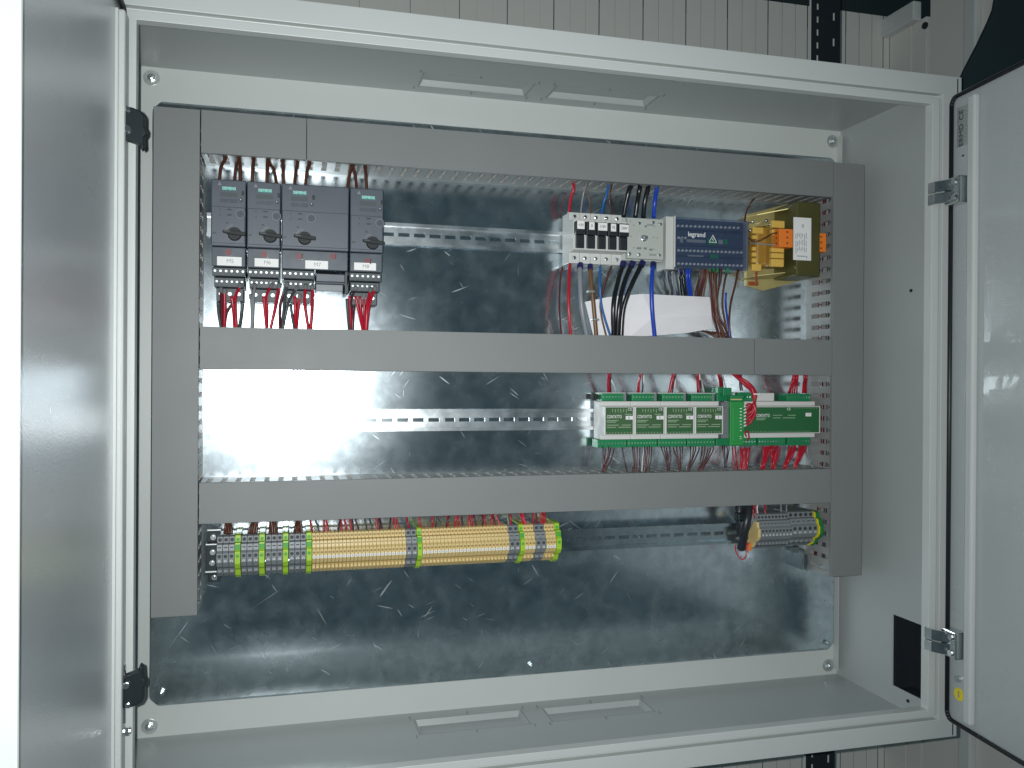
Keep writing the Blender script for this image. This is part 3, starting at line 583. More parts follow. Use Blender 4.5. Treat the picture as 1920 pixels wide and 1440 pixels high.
for u0, v0, u1, v1, m in ((585, 590, 940, 665, 'grey'), (460, 560, 510, 655, 'grey'), (1185, 600, 1270, 690, 'grey'), (610, 885, 900, 930, 'grey'), (980, 570, 1150, 700, 'pegreen'), (1290, 590, 1360, 700, 'pegreen'), (1030, 880, 1180, 960, 'pegreen')):
    a = A(1230+u0/10.105, 390+v0/10.105, .045); b_ = A(1230+u1/10.105, 390+v1/10.105, .045); mb = MB(); mb.box(a.x, b_.x, -.0455, -.042, b_.z, a.z); mb.build('marker_strip', m, t, bevel=.0003)
a = A(1230+770/10.1, 390+505/10.1, .051); text('lettering', 'legrand', a.x, a.z, .0508, .0112, 'white', t, bold=.00012, sx=.98)
a = A(1230+1078/10.1, 390+590/10.1, .051); mb = MB(); s = .0068
for (x0_, z0_, x1_, z1_) in ((-s, -s*.8, s, -s*.8), (s, -s*.8, 0, s), (0, s, -s, -s*.8)):
    mb.tube([(a.x+x0_, -.0510, a.z+z0_), (a.x+x1_, -.0510, a.z+z1_)], .00055, 6)
mb.tube([(a.x+.001, -.0510, a.z+.003), (a.x-.001, -.0510, a.z-.0005), (a.x+.001, -.0510, a.z-.001), (a.x-.0002, -.0510, a.z-.004)], .0004, 6)
mb.build('warning_triangle', 'white', t)

# ------------------------------------------------------------------ transformer
t = thing('transformer', 'small transformer with yellow chromate frame, gold coil and white rating label', 'transformer', (1.03, -.001, .68))
mb = MB(); pb = [A(*p, .002) for p in ((1398, 536), (1432, 545), (1524, 520), (1530, 400), (1486, 380), (1400, 402))]
mb.prism([(p.x, p.z) for p in pb], lambda a, b_, d: (a, d, b_), -.0003, -.003); mb.build('base_plate', 'gold', t, bevel=.0006)
mb = MB(); a = A(1480, 384, .060); b_ = A(1523, 524, .060); mb.box(a.x, b_.x, -.082, -.012, b_.z+.002, a.z+.002); mb.build('iron_core', 'core', t, bevel=.002)
mb = MB(); c0 = A(1414, 398, .03); c1 = A(1484, 515, .03)
mb.add([(c0.x-.01, -.012, c0.z-.006), (a.x, -.012, a.z-.002), (a.x, -.055, a.z-.006), (c0.x+.006, -.030, c0.z-.004)], [(0, 1, 2, 3)])
mb.add([(c0.x-.012, -.008, b_.z+.002), (a.x+.004, -.008, b_.z+.006), (a.x+.004, -.05, b_.z+.012), (c0.x, -.028, b_.z+.006)], [(0, 1, 2, 3)]); mb.build('frame_bracket', 'gold', t, solid=.0015)
mb = MB(); mb.pb(1418, 424, 1466, 500, .040, .010); mb.build('coil', 'coil', t, bevel=.006, seg=4)
mb = MB(); mb.pb(1448, 428, 1472, 498, .060, .010); mb.build('coil', 'coil', t, bevel=.003)
for q in ((1448, 413.5, 1471.5, 427), (1448, 430, 1456, 441), (1447, 464.5, 1470.5, 473), (1447, 474.5, 1470, 484), (1446.5, 485.5, 1470, 500)):
    mb = MB(); mb.pb(*q, .070, .062); mb.build('bobbin_tag', 'tag', t, bevel=.001)
for q in ((1412, 426, 1432, 438), (1411.5, 441, 1421, 448), (1411.5, 462.5, 1418, 470), (1411, 473, 1419, 481), (1411, 484, 1420, 492), (1410.5, 495, 1428, 508)):
    mb = MB(); mb.pb(*q, .042, .036); mb.build('bobbin_tag', 'tag', t, bevel=.001)
for q in ((1528.5, 419, 1534, 433), (1528, 479, 1533, 488), (1528, 490.5, 1533, 503)):
    mb = MB(); mb.pb(*q, .070, .060); mb.build('bobbin_tag', 'tag', t, bevel=.0008)
mb = MB(); mb.pb(1418, 509, 1420, 533, .034, .030); mb.pb(1405, 528, 1422, 535, .008, .004); mb.pb(1527, 503, 1532, 512, .06, .05); mb.build('coil_lead', 'rust', t)
mb = MB(); mb.pb(1488, 408, 1521, 488, .0835, .0822); lb = mb.build('rating_label', 'white', t)
random.seed(5)
mb = MB(); pr_ = [(1509, 423, 1512, 426), (1503, 423, 1507, 426)]
for i in range(7):
    x = 1492+i*3.2
    for j in range(3):
        y0 = 436+j*13+random.random()*3; mb.pb(x, y0, x+1.0, y0+6+random.random()*6, .0838, .0834)
mb.pb(1494, 479.5, 1510, 481.2, .0838, .0834); mb.build('label_print', 'inkg', lb)
p = A(1505.5, 424, .084); text('lettering', 'CE', p.x, p.z, .0838, .0050, 'ink', lb, rot=math.pi/2); p = A(1502, 480.5, .084); mb = MB(); mb.cyl((A(1512.5, 482, .084).x, -.0838, A(1512.5, 482, .084).z), .0011, 'y', -.0003, 10); mb.build('label_dot', 'ink', lb)
for nm, q, hh, hx in (('terminal_block', (1461.5, 429, 1487, 463.5), .086, (1476, (435, 445.5, 456))), ('terminal_block', (1526, 437, 1549.5, 472), .080, (1539.5, (444, 454.5, 465.5)))):
    mb = MB(); mb.pb(*q, hh, hh-.020); tb = mb.build(nm, 'orange', t, bevel=.0008)
    mb = MB()
    for yy in hx[1]:
        p = A(hx[0], yy, hh); mb.cyl((p.x, -hh-.0001, p.z), .0019, 'y', -.0004, 12)
    mb.build('screw_hole', 'rust', tb)
    mb = MB()
    for yy in hx[1]:
        p = A(q[0], yy, hh-.010); e = A((q[0]+q[2])/2, yy, hh).z; x_ = A(q[0], (q[1]+q[3])/2, hh).x; mb.cyl((x_-.0003, -hh+.009, e), .0022, 'x', .0003, 10)
    mb.build('wire_hole', 'rust', tb)
for px, py, h in ((1412, 520, .006), (1420, 522, .006), (1436, 414, .03), (1442, 421, .03), (1475, 397, .04), (1406, 432, .02), (1410, 416, .02)):
    p = A(px, py, h); mb = MB(); mb.cyl((p.x, -h, p.z), .003, 'y', -.003, 8); mb.cyl((p.x, -h-.003, p.z), .0016, 'y', -.002, 8); mb.cyl((p.x, -h, p.z), .0012, 'y', h-.001, 8); mb.build('screw', 'chrome', t, bevel=.0004)
z8 = lambda u, v, h: (1390+u/8, 370+v/8, h)
W([z8(565, 540, .078), z8(470, 545, .076), z8(330, 620, .06), z8(200, 665, .055), z8(110, 610, .045)], .0013, 'brown', 'transformer_wire', 'brown wire looping from the blue block into the upper hole of the orange terminal')
W([z8(565, 712, .078), z8(450, 712, .074), z8(250, 695, .06), z8(110, 680, .045)], .0010, 'grey', 'transformer_wire', 'thin grey wire into the lower hole of the orange terminal', None, 'ferrb', .004)
W([z8(50, 360, .03), z8(70, 230, .04), z8(120, 110, .05), z8(190, 20, .05)], .0014, 'brown', 'transformer_wire', 'dark brown wire rising behind the transformer to the top duct')

# ------------------------------------------------------------------ paper
pp = [(1097, 566), (1140, 557), (1205, 551), (1265, 554), (1330, 557), (1333, 571), (1334, 592), (1335, 616), (1290, 624), (1245, 628), (1180, 632), (1115, 640)]
hh = [.012, .02, .026, .024, .03, .034, .03, .036, .03, .026, .02, .010]
P = [A(x, y, h) for (x, y), h in zip(pp, hh)]; C_ = A(1225, 595, .036); D_ = A(1180, 590, .022); bm_v = P+[C_, D_]
mb = MB(); n = len(P); fs = [(i, i+1, 13 if (i < 2 or i > 9) else 12) for i in range(n-1)]+[(11, 0, 13), (13, 2, 12), (12, 10, 13)]
mb.add(bm_v, fs); pa = mb.build('folded_paper', 'paper', None, solid=.0008, bevel=0)
pa.modifiers[0].offset = 1
tag(pa, 'crumpled folded white paper tucked behind the wires on the upper bay', 'paper')

# wires around fuse holders and isolator
def w3(top, pts, r, m, nm, lab, grp=None, fer=None, hs=None):
    P = []
    for i, (u, v) in enumerate(pts):
        h = hs[i] if hs else .05; P.append((1030+u/4.646, 330+v/4.646, h))
    return W(P, r, m, nm, lab, grp, fer, .009)
w3(1, [(205, 60), (212, 110), (185, 180), (172, 330)], .0024, 'red', 'control_wire', 'bright red wire from the top duct into the +24 fuse holder', hs=[.05, .052, .05, .035])
w3(1, [(330, 60), (305, 120), (285, 220), (272, 340)], .0016, 'grey', 'control_wire', 'grey wire from the top duct into the fuse holder tagged 0', hs=[.05, .052, .045, .035])
w3(1, [(310, 60), (325, 130), (352, 230), (362, 350)], .0011, 'ochre', 'control_wire', 'thin ochre wire from the top duct into the 110V fuse holder', hs=[.05, .052, .045, .035])
w3(1, [(520, 70), (498, 150), (475, 240), (455, 345)], .0021, 'lblue', 'control_wire', 'blue wire from the top duct into the fuse holder tagged N', hs=[.05, .052, .045, .035])
w3(1, [(545, 70), (532, 150), (530, 240), (548, 350)], .0012, 'brown', 'control_wire', 'thin brown wire from the top duct into the 230V fuse holder', hs=[.05, .052, .045, .035])
w3(1, [(140, 150), (112, 220), (98, 320), (92, 360)], .0012, 'maroon', 'control_wire', 'thin dark red wire passing left of the fuse holders, above', hs=[.02, .015, .01, .01])
for k, (pts, nm) in enumerate((([(735, 30), (700, 120), (668, 230), (645, 360)], 'leftmost'), ([(800, 30), (782, 120), (765, 230), (748, 365)], 'middle'), ([(870, 40), (855, 120), (832, 230), (818, 370)], 'rightmost'))):
    w3(1, pts, .0040, 'blackw', 'mains_wire', '%s of three thick black wires entering the top of the isolator' % nm, 'black wires above the isolator', hs=[.052, .056, .052, .045])
w3(1, [(945, 50), (930, 140), (918, 240), (908, 365)], .0036, 'blue', 'mains_wire', 'thick blue wire entering the top of the isolator', hs=[.052, .056, .052, .045])
w3(0, [(115, 790), (98, 900), (90, 1150), (108, 1420)], .0016, 'maroon', 'control_wire', 'thin dark red wire running down left of the fuse holders', hs=[.012, .015, .03, .045])
w3(0, [(180, 765), (172, 900), (166, 1150), (192, 1440)], .0026, 'red', 'control_wire', 'bright red wire leaving the bottom of the +24 fuse holder', hs=[.042, .05, .055, .05])
w3(0, [(268, 765), (270, 900), (285, 1150), (335, 1440)], .0040, 'grey', 'control_wire', 'thick grey wire leaving the bottom of fuse holder 0', None, 'ferrb', [.042, .05, .055, .05])
w3(0, [(355, 775), (362, 900), (380, 1120), (412, 1440)], .0035, 'ochre', 'control_wire', 'thick ochre brown wire leaving the 110V fuse holder', None, 'ferrb', [.042, .05, .055, .05])
w3(0, [(443, 780), (440, 950), (460, 1150), (545, 1440)], .0020, 'lblue', 'control_wire', 'blue wire leaving the bottom of fuse holder N', None, None, [.042, .05, .052, .045])
w3(0, [(540, 785), (490, 930), (440, 1140), (505, 1440)], .0015, 'brown', 'control_wire', 'thin brown wire curving down from the 230V fuse holder', None, None, [.042, .045, .048, .045])
for k, (pts, nm) in enumerate((([(648, 750), (600, 920), (560, 1130), (560, 1440)], 'leftmost'), ([(728, 750), (660, 920), (608, 1130), (590, 1440)], 'middle'), ([(815, 750), (720, 950), (640, 1160), (622, 1440)], 'rightmost'))):
    w3(0, pts, .0040, 'blackw', 'mains_wire', '%s of three thick black wires curving down below the isolator' % nm, 'black wires below the isolator', 'ferrb', [.048, .056, .060, .052])
w3(0, [(905, 755), (888, 920), (890, 1150), (922, 1450)], .0036, 'blue', 'mains_wire', 'thick blue wire running down in front of the white paper', None, 'ferrb', [.048, .056, .062, .052])
for q, (u, v) in enumerate(((362, 1005), (398, 1250))):
    p = A(1030+u/4.646, 330+v/4.646, .060); mb = MB(); mb.box(p.x-.006, p.x+.006, -.062, -.0545, p.z-.0015, p.z+.0015); o = mb.build('cable_tie', 'washer', bevel=.0005); tag(o, ['upper', 'lower'][q]+' pale cable tie round the ochre wire', 'cable tie')
# below the distribution block
def w4(pts, r, m, nm, lab, grp=None, fer=None, hs=None, fl_=.008):
    return W([(1230+u/4.5, 330+v/4.5, (hs[i] if hs else .035)) for i, (u, v) in enumerate(pts)], r, m, nm, lab, grp, fer, fl_)
HB = [.030, .045, .048, .050, .045]
for k, (u, c, m) in enumerate(((60, 85, 'dgrey'), (90, 112, 'grey'), (112, 135, 'dgrey'), (138, 160, 'grey'), (165, 190, 'dgrey'))):
    w4([(u, 800), (u+5, 860), (c, 960), (c+8, 1030)], .0017, m, 'branch_wire', '%s wire dropping behind the white paper left of the blue wires' % WN[m], '%s wires below the blue block' % WN[m], None, [.03, .03, .022, .012])
for k, (u, c) in enumerate(((190, 222), (210, 240), (228, 256))):
    w4([(u, 790), (u+8, 880), (c, 1010), (c+4, 1050)], .0017, 'blackw', 'branch_wire', 'black wire with dark blue ferrule below the blue block', 'black wires below the blue block', 'ferrb', [.035, .035, .022, .012])
for k, (u, c) in enumerate(((262, 282), (282, 300))):
    w4([(u, 770), (u+2, 860), (c, 1000), (c+4, 1050)], .0022, 'blue', 'branch_wire', 'blue wire below the blue distribution block', 'blue wires below the blue block', None, [.035, .035, .022, .012])
for k in range(6):
    u = 375+k*13
    w4([(u, 775), (u-12, 860), (330+k*14, 1000), (330+k*16, 1080)], .0014, ['brown', 'plum', 'brown', 'maroon', 'brown', 'ochre'][k], 'branch_wire', 'brown wire dropping behind the right half of the white paper', 'brown wires behind the paper', None, [.035, .032, .020, .010])
for k in range(7):
    u = 455+k*16; e = 540+k*14
    w4([(u, 785), (u-6, 870), (468+k*9, 1020), (478+k*10, 1180), (e-30, 1290), (e+10, 1420)], .0014, ['brown', 'maroon', 'brown', 'ochre', 'brown', 'plum', 'brown'][k], 'branch_wire', 'brown wire sweeping down right of the white paper', 'brown wires right of the paper', 'ferrg' if k in (0, 2, 4) else None, [.038, .045, .048, .052, .050, .048])
for k, (pts, m) in enumerate((([(606, 785), (575, 900), (558, 1080), (585, 1260), (615, 1420)], 'brown'), ([(590, 985), (592, 1090), (610, 1260), (630, 1420)], 'blue'), ([(692, 790), (668, 920), (628, 1090), (615, 1260), (640, 1420)], 'brown'))):
    w4(pts, .0019, m, 'branch_wire', ('brown wire hanging free right of the brown bunch', 'single blue wire beside the brown bunch', 'rightmost brown wire hanging below the blue block')[k], None, 'ferrg' if k == 0 else None, [.038, .042, .046, .050, .048])
for k in range(5):
    w4([(370+k*50, 1300+k*8), (460+k*38, 1335), (560+k*20, 1400)], .0017, 'brown', 'branch_wire', 'brown wire lying along the duct edge below the paper', 'brown wires under the paper', None, [.03, .035, .04])

# ------------------------------------------------------------------ green and white modules
def module(xa, xb, num, label, big=False):
    t = thing('io_module', label, 'control module', ((xa+xb)/2, -.0085, .38), 'white and green modules on the middle rail')
    cx = (xa+xb)/2; g = .0003
    pf = [(.009, .3925), (.042, .3925), (.042, .4000), (.058, .4005), (.058, .4475), (.042, .4480), (.042, .4555), (.009, .4555)]
    mb = MB(); mb.prism(pf, lambda p, q, d: (d, -p, q), xa+g, xb-g)
    if big: mb.box(xa+.001, xa+(xb-xa)*.50, -.040, -.012, .4560, .4700)
    mb.build('housing', 'modw', t, bevel=.0008)
    mb = MB(); mb.box(xa+.0028, xb-.0030, -.0584, -.0580, .4020, .4460); fc = mb.build('face_label', 'modlab2' if big else 'modlab', t)
    hw = xb-xa
    if not big:
        text('lettering', 'CONTATTO', xa+.0048, .4305, .0584, .0074, 'white', fc, 'LEFT', sx=.62, bold=.00006)
        text('lettering', 'CE', xb-.0085, .4425, .0584, .0060, 'white', fc)
        mb = MB(); mb.box(xb-.0155, xb-.003, -.0588, -.0584, .4260, .4320); nt_ = mb.build('number_tag', 'white', fc)
        text('lettering', num, xb-.010, .4290, .0588, .0054, 'ink', nt_)
        mb = MB()
        for x, z, l in ((.0046, .4240, .020), (.0046, .4215, .016), (.0046, .4165, .021), (.0046, .4130, .016), (.031, .4165, .016), (.025, .4130, .021), (.036, .4340, .012)): mb.box(xa+x, xa+x+l, -.0587, -.0584, z, z+.0011)
        for i in range(6): mb.box(xa+.014+i*.0048, xa+.015+i*.0048, -.0587, -.0584, .4385-.001*(i % 2), .4435)
        for i in range(9): mb.box(xa+.004+i*.0052, xa+.0052+i*.0052, -.0587, -.0584, .4035, .4052)
        mb.build('label_print', 'labgrey', fc)
        mb = MB(); mb.box(xa+.0030, xb-.0032, -.0586, -.0584, .4065, .4105); mb.box(xa+.004, xa+.0065, -.0586, -.0584, .4415, .4440); mb.build('label_band', 'modlab2', fc)
        segs_b = [(xa-.004, xb-.006)]; segs_t = [(xa+.003, xb-.012)]
    else:
        text('lettering', 'CONTATTO', xa+.034, .4315, .0584, .0074, 'white', fc, 'LEFT', sx=.62, bold=.00006)
        text('lettering', 'CE', xa+(xb-xa)*.605, .4425, .0584, .0060, 'white', fc)
        mb = MB(); mb.box(xb-.030, xb-.019, -.0588, -.0584, .4300, .4360); nt_ = mb.build('number_tag', 'white', fc); text('lettering', '17', xb-.0245, .4330, .0588, .0048, 'inkg', nt_)
        mb = MB()
        for x, z, l in ((.034, .4265, .019), (.034, .4240, .016), (.066, .4315, .018), (.066, .4270, .015), (.095, .4315, .015), (.085, .4270, .024)): mb.box(xa+x, xa+x+l, -.0587, -.0584, z, z+.0011)
        for i in range(26): mb.box(xa+.012+i*.0050, xa+.0132+i*.0050, -.0587, -.0584, .4035, .4050)
        for i in range(10): mb.box(xb-.052+i*.0048, xb-.051+i*.0048, -.0587, -.0584, .4430, .4442)
        mb.build('label_print', 'labgrey', fc)
        q = (xb-xa)/3
        segs_b = [(xa-.004, xa+q-.008), (xa+q-.004, xa+2*q-.004), (xa+2*q, xb-.008)]; segs_t = [(xa+2*q-.002, xb-.008)]
    for (a, b_), z0_, z1_ in [(s_, .3790, .3922) for s_ in segs_b]+[(s_, .4560, .4685) for s_ in segs_t]:
        mb = MB(); mb.box(a, b_, -.040, -.014, z0_, z1_); cn = mb.build('plug_connector', 'green', t, bevel=.0006)
        mb = MB(); n_ = max(4, int((b_-a)/.0052))
        for i in range(n_): mb.box(a+(b_-a)*(i+.5)/n_-.0009, a+(b_-a)*(i+.5)/n_+.0009, -.0404, -.040, (z0_+z1_)/2-.0006, (z0_+z1_)/2+.0014)
        mb.build('clamp_screw', 'chrome' if (xa*1000) % 2 > 1 else 'labgrey', cn)
    if not big:
        mb = MB(); mb.box(xa-.010+.0035, xa+.0022, -.024, -.012, .4575, .4672); mb.build('bus_port', 'slot', t); 
        mb = MB(); mb.box(xb-.0105, xb-.0055, -.036, -.016, .4562, .4680); mb.build('side_clip', 'tgrey', t)
        mb = MB(); mb.box(xa-.0068, xb-.004, -.037, -.0345, .4686, .4697); mb.build('top_rim', 'modw', t)
    return t
mx = [A(x, 787, .058).x for x in (1132.5, 1189.5, 1247, 1302.5, 1356.5)]
for i, nm in enumerate(('6', '5', '4', '3')):
    module(mx[i], mx[i+1], nm, 'white and green module with number tag %s, %s in the middle row' % (nm, ('first', 'second', 'third', 'fourth')[i]))
bxa, bxb = A(1384, 787, .058).x, A(1538.5, 787, .058).x
module(bxa, bxb, '17', 'wide white module with dark green face at the right end of the middle row', True)
# grey spacer block and upright green circuit board
t = thing('interface_board', 'upright green circuit board with a row of screw clamps full of red wires', 'circuit board', (A(1382, 790, .07).x, -.0085, .38))
mb = MB(); mb.pb(1356, 765, 1366, 812, .030, .009); mb.pb(1353, 754, 1368, 764, .034, .009); mb.pb(1353, 812, 1368, 822, .034, .009); mb.build('spacer', 'tgrey', t, bevel=.0006)
mb = MB(); mb.pb(1369, 753, 1395, 835, .066, .060); mb.pb(1374, 763, 1388, 828, .067, .0655); mb.build('board', 'green2', t, bevel=.001)
for q in ((1344, 736, 1372, 752, .034, .015), (1346, 726, 1356, 738, .040, .018), (1356, 727, 1372, 742, .046, .020), (1343, 822, 1368, 836, .034, .015), (1370, 741, 1394, 753, .060, .045), (1384, 736, 1412, 752, .052, .030)):
    MB().pb(*q).build('plug_connector', 'green', t, bevel=.0008)
mb = MB(); 
for i in range(5): p = A(1390+i*5.4, 744.5, .0525); mb.cyl((p.x, -.052, p.z), .0012, 'y', -.0008, 8)
for i in range(9): p = A(1388.5, 766+i*5.9 + (9 if i > 7 else 0), .067); mb.box(p.x-.0012, p.x+.0012, -.0682, -.0668, p.z-.0007, p.z+.0007)
p = A(1388, 818.5, .067); mb.box(p.x-.0012, p.x+.0012, -.0682, -.0668, p.z-.0007, p.z+.0007)
mb.build('clamp_screw', 'chrome', t)
mb = MB(); mb.pb(1371, 748, 1391, 750, .064, .0605); mb.build('edge_strip', 'beige', t)
for i in range(7):
    y = 763.5+i*6.0
    mb = MB(); a = A(1393.5, y, .064); b_ = A(1400, y-3.0, .066); mb.tube([a, b_], .0017, 8); mb.build('ferrule', 'whitew', t)
    c = [(1399, y-2.4, .066), (1404+i*.6, y-6-i*.5, .068), (1412+i*.8, 757+i*2.0, .072), (1417-i*1.3, 738-i*.5, .072), (1407-i*1.8, 720+i*.4, .068), (1385-i*1.5, 706-i*.5, .058), (1368-i*1.5, 690, .048)]
    W(c, .0019, 'red', 'bus_wire', 'red wire fanning from the green board up into the middle duct', 'red wires fanning out of the green board')
W([(1399, 818, .064), (1396, 811, .068), (1402, 809, .068), (1404, 820, .066), (1400, 826, .062)], .0012, 'red', 'bus_wire', 'small red wire loop at the foot of the green board')
p = A(1420, 739, .076); mb = MB(); mb.box(p.x-.007, p.x+.006, -.0765, -.070, p.z-.0012, p.z+.0012); tag(mb.build('cable_tie', 'paper', bevel=.0005), 'pinkish cable tie round the red wire bundle beside the green board', 'cable tie')
# wires of the modules
z5 = lambda u, v, h: (1080+u/6, 690+v/6, h)
z6 = lambda u, v, h: (1340+u/6.4, 690+v/6.4, h)
LB = [('first', [300, 325, 362, 390, 425], 0), ('second', [640, 660, 685, 715, 770, 795, 820, 850], 0),
      ('third', [960, 990, 1020, 1050, 1100, 1130, 1165, 1195], 0), ('fourth', [1290, 1320, 1345, 1380, 1420, 1450, 1480, 1510, 1540], 0)]
for nm, us, _ in LB:
    for j, u0 in enumerate(us):
        if nm == 'first': u1 = [290, 300, 312, 322, 335][j]
        elif nm == 'second': u1 = u0-12+(8-j if j < 4 else -2*j)
        elif nm == 'third': u1 = 1028+j*7 if j < 4 else 1140+j*5
        else: u1 = 1250+j*9 if j < 4 else 1370+(j-4)*15
        mm = 'brown' if j % 3 == 1 else 'plum' if j % 3 == 0 else 'maroon'
        W([z5(u0, 868, .036), z5(u0+2, 915, .042), z5((u0+u1)/2+8, 1030, .046), z5(u1, 1140, .048), z5(u1-4, 1230, .046)], .0011, mm, 'signal_wire', '%s wire under the %s white and green module' % (WN[mm], nm), '%s wires under the %s module' % (WN[mm], nm), 'ferr', .0055)
W([z5(520, 868, .036), z5(525, 930, .042), z5(545, 1050, .046), z5(578, 1180, .048), z5(585, 1230, .046)], .0011, 'plum', 'signal_wire', 'lone dark wire under the right side of the first module', None, 'ferr', .0055)
W([z5(760, 880, .036), z5(755, 940, .044), z5(745, 1060, .046), z5(740, 1200, .046)], .0009, 'whitew', 'signal_wire', 'thin white wire under the second module')
for grp, us, m, nm in (('green board', [(1760, 1780), (1790, 1810)], 'red', 'left pair'), ('gb', [(1850+i*17, 1850+i*12) for i in range(7)], 'red', 'bunch')):
    for u0, u1 in us:
        W([z5(u0, 880, .036), z5(u0, 930, .042), z5((u0+u1)/2, 1040, .046), z5(u1, 1150, .048), z5(u1, 1230, .046)], .0012, m, 'signal_wire', 'red wire in the %s below the upright green board' % nm, 'red wires below the green board, '+nm, 'ferr', .005)
for u0, u1 in ((95, 118), (118, 122), (145, 128), (170, 132)):
    W([z6(u0, 930, .034), z6(u0+4, 980, .038), z6((u0+u1)/2+6, 1080, .044), z6(u1, 1200, .046)], .0010, 'plum', 'signal_wire', 'dark wire hanging left of the red pair below the green board', 'dark wires below the green board')
for k, (a, e, n, nm) in enumerate(((580, 560, 5, 'middle'), (680, 680, 6, 'middle'), (890, 830, 5, 'right'), (1010, 950, 5, 'right'))):
    for i in range(n):
        u0 = a+i*20; u1 = e+i*9
        W([z6(u0, 915, .036), z6(u0, 970, .042), z6((u0+u1)/2+6, 1070, .046), z6(u1, 1170, .048), z6(u1, 1260, .046)], .0013, 'red', 'signal_wire', 'red wire under the %s plug of the wide green-faced module' % nm, 'red wires under the %s plug of the wide module' % nm, 'ferr', .005)
for i, (u0, u1) in enumerate(((1095, 1140), (1110, 1155))):
    W([z6(u0, 940, .034), z6(u0+15, 1020, .036), z6(u1, 1110, .04), z6(u1+40, 1230, .044)], .0011, 'grey', 'signal_wire', 'grey wire at the far right below the wide module', 'grey wires below the wide module')
ups = [([(360, 40, 360, 245), (375, 40, 375, 245)], 'red', 'first'), ([(385, 60, 392, 245)], 'plum', 'first'), ([(390, 80, 455, 245)], 'whitew', 'first'),
       ([(715, 40, 690, 245), (725, 40, 708, 245)], 'red', 'second'), ([(755, 40, 745, 245)], 'plum', 'second'), ([(762, 120, 790, 245)], 'whitew', 'second'),
       ([(1085, 40, 1040, 245), (1100, 40, 1062, 245)], 'red', 'third'), ([(1118, 40, 1085, 245)], 'plum', 'third'), ([(1110, 120, 1118, 245)], 'whitew', 'third'),
       ([(1365, 40, 1368, 245), (1378, 40, 1385, 245)], 'red', 'fourth'), ([(1395, 60, 1405, 245)], 'plum', 'fourth'), ([(1390, 80, 1440, 245)], 'whitew', 'fourth'),
       ([(1605, 40, 1620, 190), (1618, 40, 1635, 190)], 'red', 'green connector beside the fourth'), ([(1632, 60, 1655, 190)], 'plum', 'green connector beside the fourth'), ([(1645, 40, 1685, 190)], 'whitew', 'green connector beside the fourth')]
WN['whitew'] = 'white'
for us, m, nm in ups:
    for a, b_, c, d in us:
        W([z5(a, b_-40, .046), z5(a+1, b_+40, .046), z5((a+c)/2, (b_+d)/2+20, .042), z5(c, d+30, .032)], .0014, m, 'bus_wire', '%s wire dropping into the top of the %s' % (WN[m], nm+' module' if len(nm) < 9 else 'green plug beside the fourth module'), '%s wires above the %s module' % (WN[m], nm))
for us, nm in (([(300, 270), (322, 330)], 'left'),):
    for a, c in us: W([z6(a, 60, .05), z6(a, 120, .05), z6(a, 190, .045), z6(a+10, 270, .04)], .0013, 'plum', 'bus_wire', 'dark wire behind the red bundle above the green board', 'dark wires behind the red bundle')
for k, us in enumerate(([(940, 885), (955, 905), (970, 930), (985, 955), (998, 985)], [(1075, 1055), (1090, 1075), (1105, 1095)])):
    for a, c in us: W([z6(a, 60, .05), z6(a, 120, .05), z6((a+c)/2, 190, .044), z6(c, 300, .034)], .0014, 'red', 'bus_wire', 'red wire in the %s bunch entering the wide module from above' % ('left', 'right')[k], 'red wires above the wide module, %s bunch' % ('left', 'right')[k])

